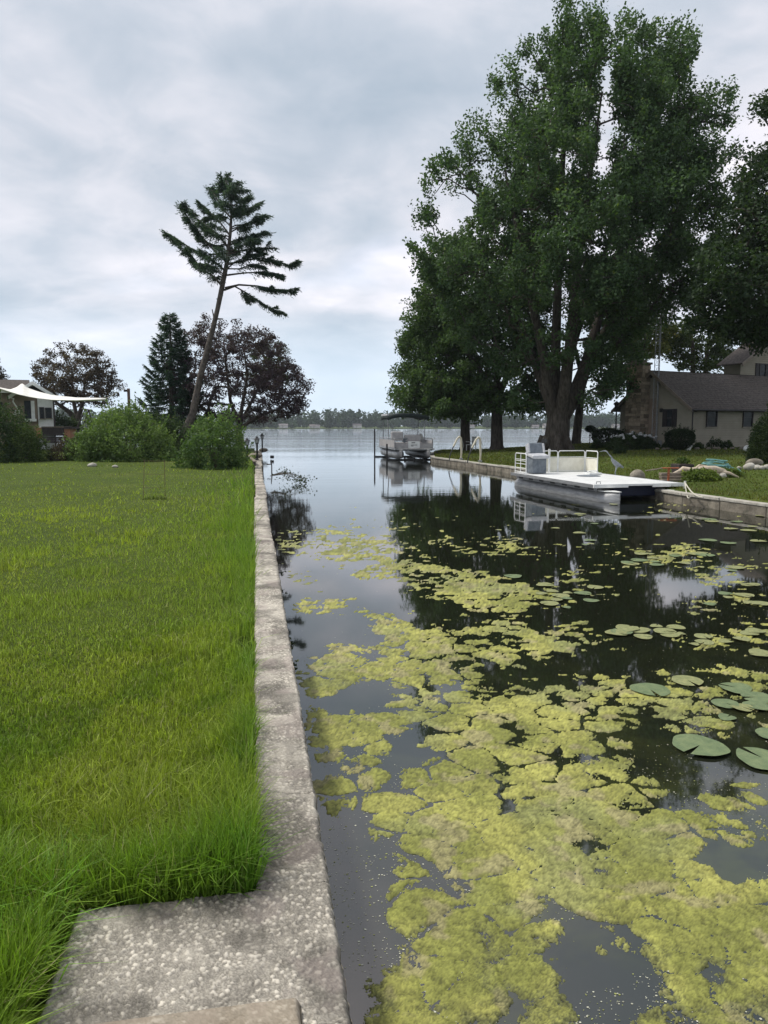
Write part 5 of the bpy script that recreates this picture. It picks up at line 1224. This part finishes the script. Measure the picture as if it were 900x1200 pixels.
mb = MB(); mb.prism([(gx0+.3, -.02, gz0+.15), (gx1-.3, -.02, gz0+.15), (gxm, -.02, gz1-.08)], (0, 5, 0)); mb.build('gable', 'white_paint', lh)
for xe in (gx0, gx1):
    mb = MB(); mb.prism([(xe, -.5, gz0), (gxm, -.5, gz1), (gxm, -.5, gz1+.07), (xe, -.5, gz0+.07)], (0, 5.6, 0)); mb.build('gable_roof', 'roof_shingle', lh)
    mb = MB(); mb.prism([(xe, -.54, gz0-.17), (gxm, -.54, gz1-.17), (gxm, -.54, gz1+.075), (xe, -.54, gz0+.075)], (0, .035, 0)); mb.build('barge_board', 'white_paint', lh)
mb = MB(); mb.prism([(-1.5, -.06, 4.62), (-1.1, -.06, 4.70), (-.35, -.06, 4.22), (-.8, -.06, 4.24)], (0, .03, 0)); mb.build('gable_vent', 'shutter', lh)
window(lh, (LX(4), .13, LZ(476, -3.2)), .30, .42, 'x'); window(lh, (-.70, -.02, 2.95), .24, .72, 'x'); window(lh, (-.30, -.02, 2.95), .34, .66, 'x')
dr = lb(LX(32.5), LX(40), LZ(491, -1.5), LZ(470, -1.5), .09, .14).build('door', 'window_glass', lh); lb(LX(40.3), LX(44.5), LZ(491, -1.5), LZ(470, -1.5), .085, .14).build('door_leaf', 'white_paint', dr)
lb(LX(32), LX(46), LZ(494, -1.5), LZ(491, -1.5), -.7, .14).build('door_step', 'white_paint', lh)
lb(-.02, .08, .4, 4.0, -.42, -.32).build('porch_post', 'dark_wood', lh)
mb = MB(); mb.tube([(LX(p), -.25, LZ(z_, -2.4)) for p, z_ in ((18, 467), (21, 468), (20, 471), (27, 483), (26, 485), (20, 486), (23, 481))], .05, 6); mb.build('awning_arm', 'white_paint', lh)
# sail shade
up = [(-14, 450, 48), (0, 454.5, 48), (12, 457, 48.5), (20, 454, 48.9), (26, 449.5, 49), (33, 455, 48.6), (44, 459, 48), (62, 463.5, 47), (90, 466.3, 46), (124, 466.6, 45)]
lo = [(-14, 452, 46.5), (0, 455.5, 46.3), (12, 459.5, 46), (20, 462, 46), (26, 463.5, 45.8), (33, 465, 45.8), (44, 467, 45.6), (62, 469, 45.3), (90, 469.3, 45), (124, 467.6, 44.9)]
nx = 36; V = []; u = np.linspace(0, 9, nx)
for a in u:
    pu = D(np.interp(a, range(10), [p[0] for p in up]), np.interp(a, range(10), [p[1] for p in up]), np.interp(a, range(10), [p[2] for p in up])); pd = D(np.interp(a, range(10), [p[0] for p in lo]), np.interp(a, range(10), [p[1] for p in lo]), np.interp(a, range(10), [p[2] for p in lo]))
    for b in np.linspace(0, 1, 9): V.append(pu*(1-b)+pd*b-UPV*.12*math.sin(math.pi*b))
mb = MB(); mb.add(V, [(i*9+j, i*9+j+1, (i+1)*9+j+1, (i+1)*9+j) for i in range(nx-1) for j in range(8)]); o = mb.build('shade_sail', 'cloth_white', smooth=True); s2 = o.modifiers.new('t', 'SOLIDIFY'); s2.thickness = .03
tag(o, 'long white shade sail stretched from the cottage roof toward the plum tree', 'shade sail')
mb = MB(); mb.tube([D(124, 467, 45), GLpt(150, 44)+UPV*3.75], .012, 4); tag(mb.build('sail_rope', 'rope'), 'thin rope tying the tip of the shade sail to the brown post', 'rope')
o = empty('brown_post', GLpt(153.5, 42), 'tall brown post with a small bracket rising behind the largest green bush', 'post')
MB().box((0, 0, 1.8), (.14, .14, 3.65)).build('post', 'brown_wood', o, bevel=.01); MB().box((-.16, 0, 3.5), (.18, .10, .12), -YAW).build('bracket', 'dark_wood', o)
# patio boxes
o = empty('planter_box', GLpt(61, 50), 'long dark planter box with pale rim on the patio of the left cottage', 'planter')
fbox(MB(), 49, 74, 501, 510.5, 49.4, 50.6).build('box', 'dark_wood', o, world=True); fbox(MB(), 48.5, 74.5, 499.8, 501, 49.3, 50.7).build('rim', 'old_wood', o, world=True)
o = empty('patio_steps', GLpt(60, 48.5), 'dark wooden steps below the planter box at the left cottage', 'steps')
for k, (a, b) in enumerate(((512, 514.2), (514.6, 516.6), (517, 519.2))): fbox(MB(), 50, 69, a, b, 49-.3*k, 49.6-.3*k).build('step', 'dark_wood', o, world=True)
o = empty('brick_planter', GLpt(78, 50), 'orange brown planter block with dark cap right of the dark planter box', 'planter')
fbox(MB(), 74.6, 82, 502, 516, 49.5, 50.5).build('block', 'terracotta', o, world=True); fbox(MB(), 74.6, 84, 500, 502.5, 49.3, 50.7).build('cap', 'dark_wood', o, world=True)
o = empty('brick_pillar', GLpt(46, 50), 'orange brown block at the left end of the dark planter box', 'planter'); fbox(MB(), 42, 48.6, 501, 513, 49.5, 50.6).build('block', 'terracotta', o, world=True)
sw = empty('swing_frame', GLpt(97, 53), 'dark A-shaped swing frame under the reddish plum tree', 'swing frame')
for a, b in (((100, 479), (84, 516)), ((100, 479), (108, 512)), ((104, 480), (112, 516)), ((104, 480), (92, 515))): MB().tube([D(*a, 52), D(*b, 51.5)], .045, 6).build('leg', 'dark_wood', sw, world=True)
MB().tube([D(96, 479, 53), D(108, 481, 51)], .05, 6).build('top_bar', 'dark_wood', sw, world=True)
patio_chair('white patio chair seen through the gap beside the swing frame', GLpt(96, 51), .5)
rock('rock', 'pale flat rock in the grass at the foot of the largest bush, the left one', GLpt(108, 31), (.40, .3, .2), 60, 'bank_cap'); rock('rock', 'small pale rock in the grass at the foot of the largest bush, the right one', GLpt(135, 30.5), (.26, .2, .14), 61, 'bank_cap')
# wire frame on the lawn
g0 = GLpt(168, 18.2); g1 = GLpt(193.5, 18.2); o = empty('wire_frame', g0, 'thin rusty wire plant frame standing alone on the left lawn', 'wire frame')
for g, dx in ((g0, .06), (g1, .02)): MB().tube([g, g+RT*dx*.5+UPV*.5, g+RT*dx+UPV*.98], .0065, 5).build('rod', 'brown_wood', o, world=True)
mb = MB()
for z in (.30, .62, .95): mb.tube([g0+RT*.06*z+UPV*z, g1+RT*.02*z+UPV*z], .003, 4)
mb.build('cross_wire', 'brown_wood', o, world=True)
P = (g0+(g1-g0)*rng.random((160, 1)))+rng.normal(size=(160, 3))*.04; P[:, 2] = g0[2]-.01
V1, F1, K1 = blades(P, .08+.08*rng.random(160), np.full(160, .012), rng.random(160), rng.random(160)*6, np.tile([.07, .10, .02], (160, 1)), 1); fast_mesh('uncut_grass', V1, F1, 'grass_blade', o, K1)
# lanterns on the wall end
def lantern(label, px, f, h, s=1.0, x=None):
    p = GLpt(px, f) if x is None else x; o = empty('post_lantern', p, label, 'lantern', 'post lanterns at the end of the seawall')
    MB().lathe((0, 0, 0), [(.075*s, 0), (.075*s, .05), (.045*s, .07), (.045*s, h-.40), (.06*s, h-.38), (.10*s, h-.34)], 8).build('post', 'black_metal', o, smooth=True)
    MB().lathe((0, 0, h-.335), [(.07*s, 0), (.105*s, .17)], 6).build('lamp_glass', 'lantern_glass', o)
    mb = MB(); mb.lathe((0, 0, h-.16), [(.165*s, 0), (.15*s, .02), (.07*s, .09), (.05*s, .10), (.06*s, .13), (.02*s, .16), (.005, .19)], 6); [mb.tube([(.075*s*math.cos(a), .075*s*math.sin(a), h-.335), (.112*s*math.cos(a), .112*s*math.sin(a), h-.16)], .008, 4) for a in np.arange(6)*math.pi/3]; mb.build('lantern_cap', 'black_metal', o)
def on_wall(px, f, z=.36):
    P = SF((px-450)/FPX*f, f, z)
    for _ in range(4): x, y = proj(P); P = P+RT*(px-x)*f/FPX
    return P
lantern('black post lantern standing at the wall, the middle and tallest looking of the three', 301.5, 38, 1.2, 1.1, on_wall(301.5, 38)); lantern('black slim post lantern farthest out at the end of the seawall', 307.5, 49, 1.25, 1.0, on_wall(307.5, 49))
lantern('dark post lantern half hidden by the leafy bush beside the wall', 290, 38, 1.0, 1.1)
o = empty('garden_retaining_wall', on_wall(297, 36, .3), 'dark low plank retaining edge with pale cap beside the end of the seawall', 'retaining wall')
a = on_wall(300.5, 32.5, 0)-RT*.05; b = on_wall(291, 40, 0)
d = b-a; 
for k in range(3): MB().box((a+b)/2+UPV*(.20+.12*k), (np.linalg.norm(d), .05, .115), math.atan2(d[1], d[0])).build('plank', 'dark_wood', o, world=True)
MB().box((a+b)/2+UPV*.53, (np.linalg.norm(d)+.05, .14, .035), math.atan2(d[1], d[0])).build('cap_board', 'old_wood', o, world=True)
for px, f, sx, lb in ((300, 41, .7, 'dark flat stone step beside the lanterns, the nearer'), (309, 50.5, .6, 'dark flat stone at the very end of the seawall')):
    rock('flat_stone', lb, on_wall(px, f, .38), (sx, .8, .28), int(f), 'bank_block')
o = MB(); p = on_wall(316.8, 47, .15); o.tube([p, p+RT*.22], .10, 10); tag(o.build('dock_bumper', 'black_metal', smooth=True), 'round black rubber bumper on the water side of the seawall near its end', 'bumper')
o = empty('leaning_stake', on_wall(318.5, 34, 0), 'thin dark stake in the water close to the seawall', 'stake'); p = on_wall(318.5, 34, 0); MB().tube([p-UPV*.3, p+UPV*.28, p+UPV*.55-RT*.03], [.03, .025, .02], 6).build('stake', 'dark_wood', o, world=True); MB().tube([p+UPV*.35, p+UPV*.33-RT*.22], .025, 5).build('branch_stub', 'dark_wood', o, world=True)
# weeds on the wall face; the last two stand in for the conifer's reflection
for i, (px, py, n) in enumerate(((341, 755, 26), (344, 783, 18), (331, 672, 22), (326, 662, 14))):
    p = G(px, py, .12); w0 = np.array([WR+.005, p[1], .18]); root = empty('weed_or_reflection_sprig', w0, ('small dark weed sprig on the seawall face, nearest the camera' if i == 1 else 'small dark weed sprig on the seawall face, second nearest the camera' if i == 0 else 'tiny dark leaf tuft added as the conifer reflection, farther along the seawall'), 'weed', 'leaf tufts added as the conifer reflection' if i > 1 else None)
    MB().tube([w0, w0*.5+p*.5+UPV*.03, p], .003, 4).build('stem', 'bark', root, world=True)
    P = p+rng.normal(size=(n, 3))*.022; V, F = leaf_quads(P, np.full(n, .035)); fast_mesh('leaves', V, F, 'leaf', root, leaf_cols(n, (.02, .03, .015), (.05, .07, .03)))
# brushwood leaning over the water from the wall
p = on_wall(319, 27, .3); root = empty('overhanging_twigs', p, 'leafy twigs reaching from the seawall over the water before the plum reflection', 'twigs'); mb = MB(); LP = []
for k in range(9):
    e = p+RT*(.5+.8*rng.random())+FH*(rng.normal()*1.3-.2)-UPV*(.05+.2*rng.random()); m = (p+e)/2+UPV*.15; mb.tube([p+FH*rng.normal()*.4, m, e], [.012, .008, .004], 4)
    LP.append(e+rng.normal(size=(26, 3))*np.array([.16, .2, .06])); LP.append(m+rng.normal(size=(10, 3))*.10)
mb.build('stem', 'bark', root, world=True); P = np.vstack(LP); P[:, 2] = np.maximum(P[:, 2], .03); V, F = leaf_quads(P, np.full(len(P), .075)); fast_mesh('leaves', V, F, 'leaf', root, leaf_cols(len(P), (.02, .03, .015), (.05, .07, .03)))

# ================================================================== WATER LILIES
def pad_mesh(k, dome=.0):
    n = 30; V = [(0, 0, .004)]; rr = random.Random(k); no = rr.uniform(0, 6.28); ph = rr.random()*6
    for ring in (.33, .66, 1.0):
        for i in range(n):
            a = no+.12+(2*math.pi-.24)*i/(n-1); r = ring*(1+.035*math.sin(3*a+ph)+.02*math.sin(7*a+k)); V.append((r*math.cos(a), r*math.sin(a)*.93, .003+.004*math.sin(2*a+ph)*ring*ring+.003*math.cos(9*a)*ring*(1-ring)))
    F = [(0, 1+i, 2+i) for i in range(n-1)]+[(1+q*n+i, 1+(q+1)*n+i, 2+(q+1)*n+i, 2+q*n+i) for q in (0, 1) for i in range(n-1)]
    me = bpy.data.meshes.new('lily_pad'); me.from_pydata(V, [], F); me.polygons.foreach_set('use_smooth', [True]*len(F)); me.materials.append(M['lily_leaf']); return me
m = mat('lily_leaf', (.105, .15, .07), (.17, .215, .10), 2.2, .55, .6, 9, 0, .35, wear=((.22, .23, .10), 3.0, .62, .75))
m2 = mat('lily_leaf_pale', (.16, .18, .07), (.26, .27, .12), 3, .6, .4, 9, wear=((.30, .29, .12), 3, .5, .7))
pads = [pad_mesh(k) for k in range(6)]; pads2 = []
for k in range(3):
    q2 = pads[k].copy(); q2.materials[0] = m2; pads2.append(q2)
def pad(px, py, w, label, group=None, rz=None, pale=False, tilt=0.0):
    p = G(px, py, .013); r = w/2*np.linalg.norm(p-CAM)/FPX
    o = bpy.data.objects.new('lily_pad', random.choice(pads2 if pale else pads)); C.objects.link(o); o.location = tuple(p+UPV*(-.004+.007*random.random())); o.scale = (r, r, 1.0); o.rotation_euler = (tilt, 0, rz if rz is not None else random.random()*6.28)
    tag(o, label, 'lily pad', group)
pad(820, 874, 56, 'large smooth green lily pad alone on dark water, whole and notched', rz=2.2); pad(893, 889, 52, 'large green lily pad cut by the right edge of the photo', rz=1); pad(906, 861, 32, 'green lily pad at the right edge above the largest edge pad')
pad(762, 808, 42, 'big dull green lily pad lying on the yellow algae mat'); pad(862, 806, 34, 'big green lily pad at the right, over the algae'); pad(888, 817, 34, 'greyish lily pad near the right edge beside dark gaps')
pad(806, 797, 34, 'yellowish lily pad on the top edge of the large algae mat', pale=True); pad(361, 0+740, 1, 'x') if False else None
def drift(n, x0, x1, y0, y1, w, label, group, pale=.5):
    for _ in range(n):
        py = y0+(y1-y0)*random.random(); pad(x0+(x1-x0)*random.random(), py, w*(.6+.8*random.random())*(py/700), label, group, pale=random.random() < pale)
drift(13, 630, 700, 684, 712, 16, 'small olive lily pad in the drift left of the open dark water', 'lily pads in the middle drift'); drift(14, 720, 830, 645, 662, 17, 'small pale lily pad in the thin drift below the deck boat', 'lily pads below the deck boat')
drift(11, 815, 900, 664, 712, 15, 'olive lily pad in the drift right of the bright sky reflection', 'lily pads in the right drift'); drift(10, 795, 900, 738, 768, 16, 'pale lily pad in the string near the right edge above the algae mat', 'lily pads in the right string', .8)
drift(12, 715, 800, 730, 748, 19, 'small pale lily pad in the short string on dark water', 'lily pads in the short string', .8); drift(4, 815, 900, 785, 850, 20, 'lily pad crowded at the right end of the big algae mat', 'lily pads at the right end of the mat', .4)
drift(10, 640, 740, 590, 640, 14, 'tiny lily pad scattered in the dark reflection before the deck boat', 'scattered far lily pads', .6); drift(10, 780, 900, 604, 640, 15, 'lily pad on the dark water along the right bank wall', 'lily pads along the bank wall', .4)
pad(601, 675, 22, 'single flat green lily pad at the tip of the middle algae drift'); 
pad(584, 621, 8, 'tiny upright yellow-green lily leaf in the tree reflection', pale=True)
# haze over the lake
hz = MB(); hz.box((0, 650, 24), (2600, 1500, 56)); ho = tag(hz.build('haze', 'water'), kind='stuff')
hm = bpy.data.materials.new('haze'); hm.use_nodes = True; nt = hm.node_tree; nt.nodes.remove(nt.nodes['Principled BSDF']); pv = nt.nodes.new('ShaderNodeVolumePrincipled'); pv.inputs['Color'].default_value = (.80, .88, .96, 1); pv.inputs['Density'].default_value = 0.00020; pv.inputs['Anisotropy'].default_value = .2
nt.links.new(pv.outputs[0], nt.nodes['Material Output'].inputs['Volume']); ho.data.materials[0] = hm
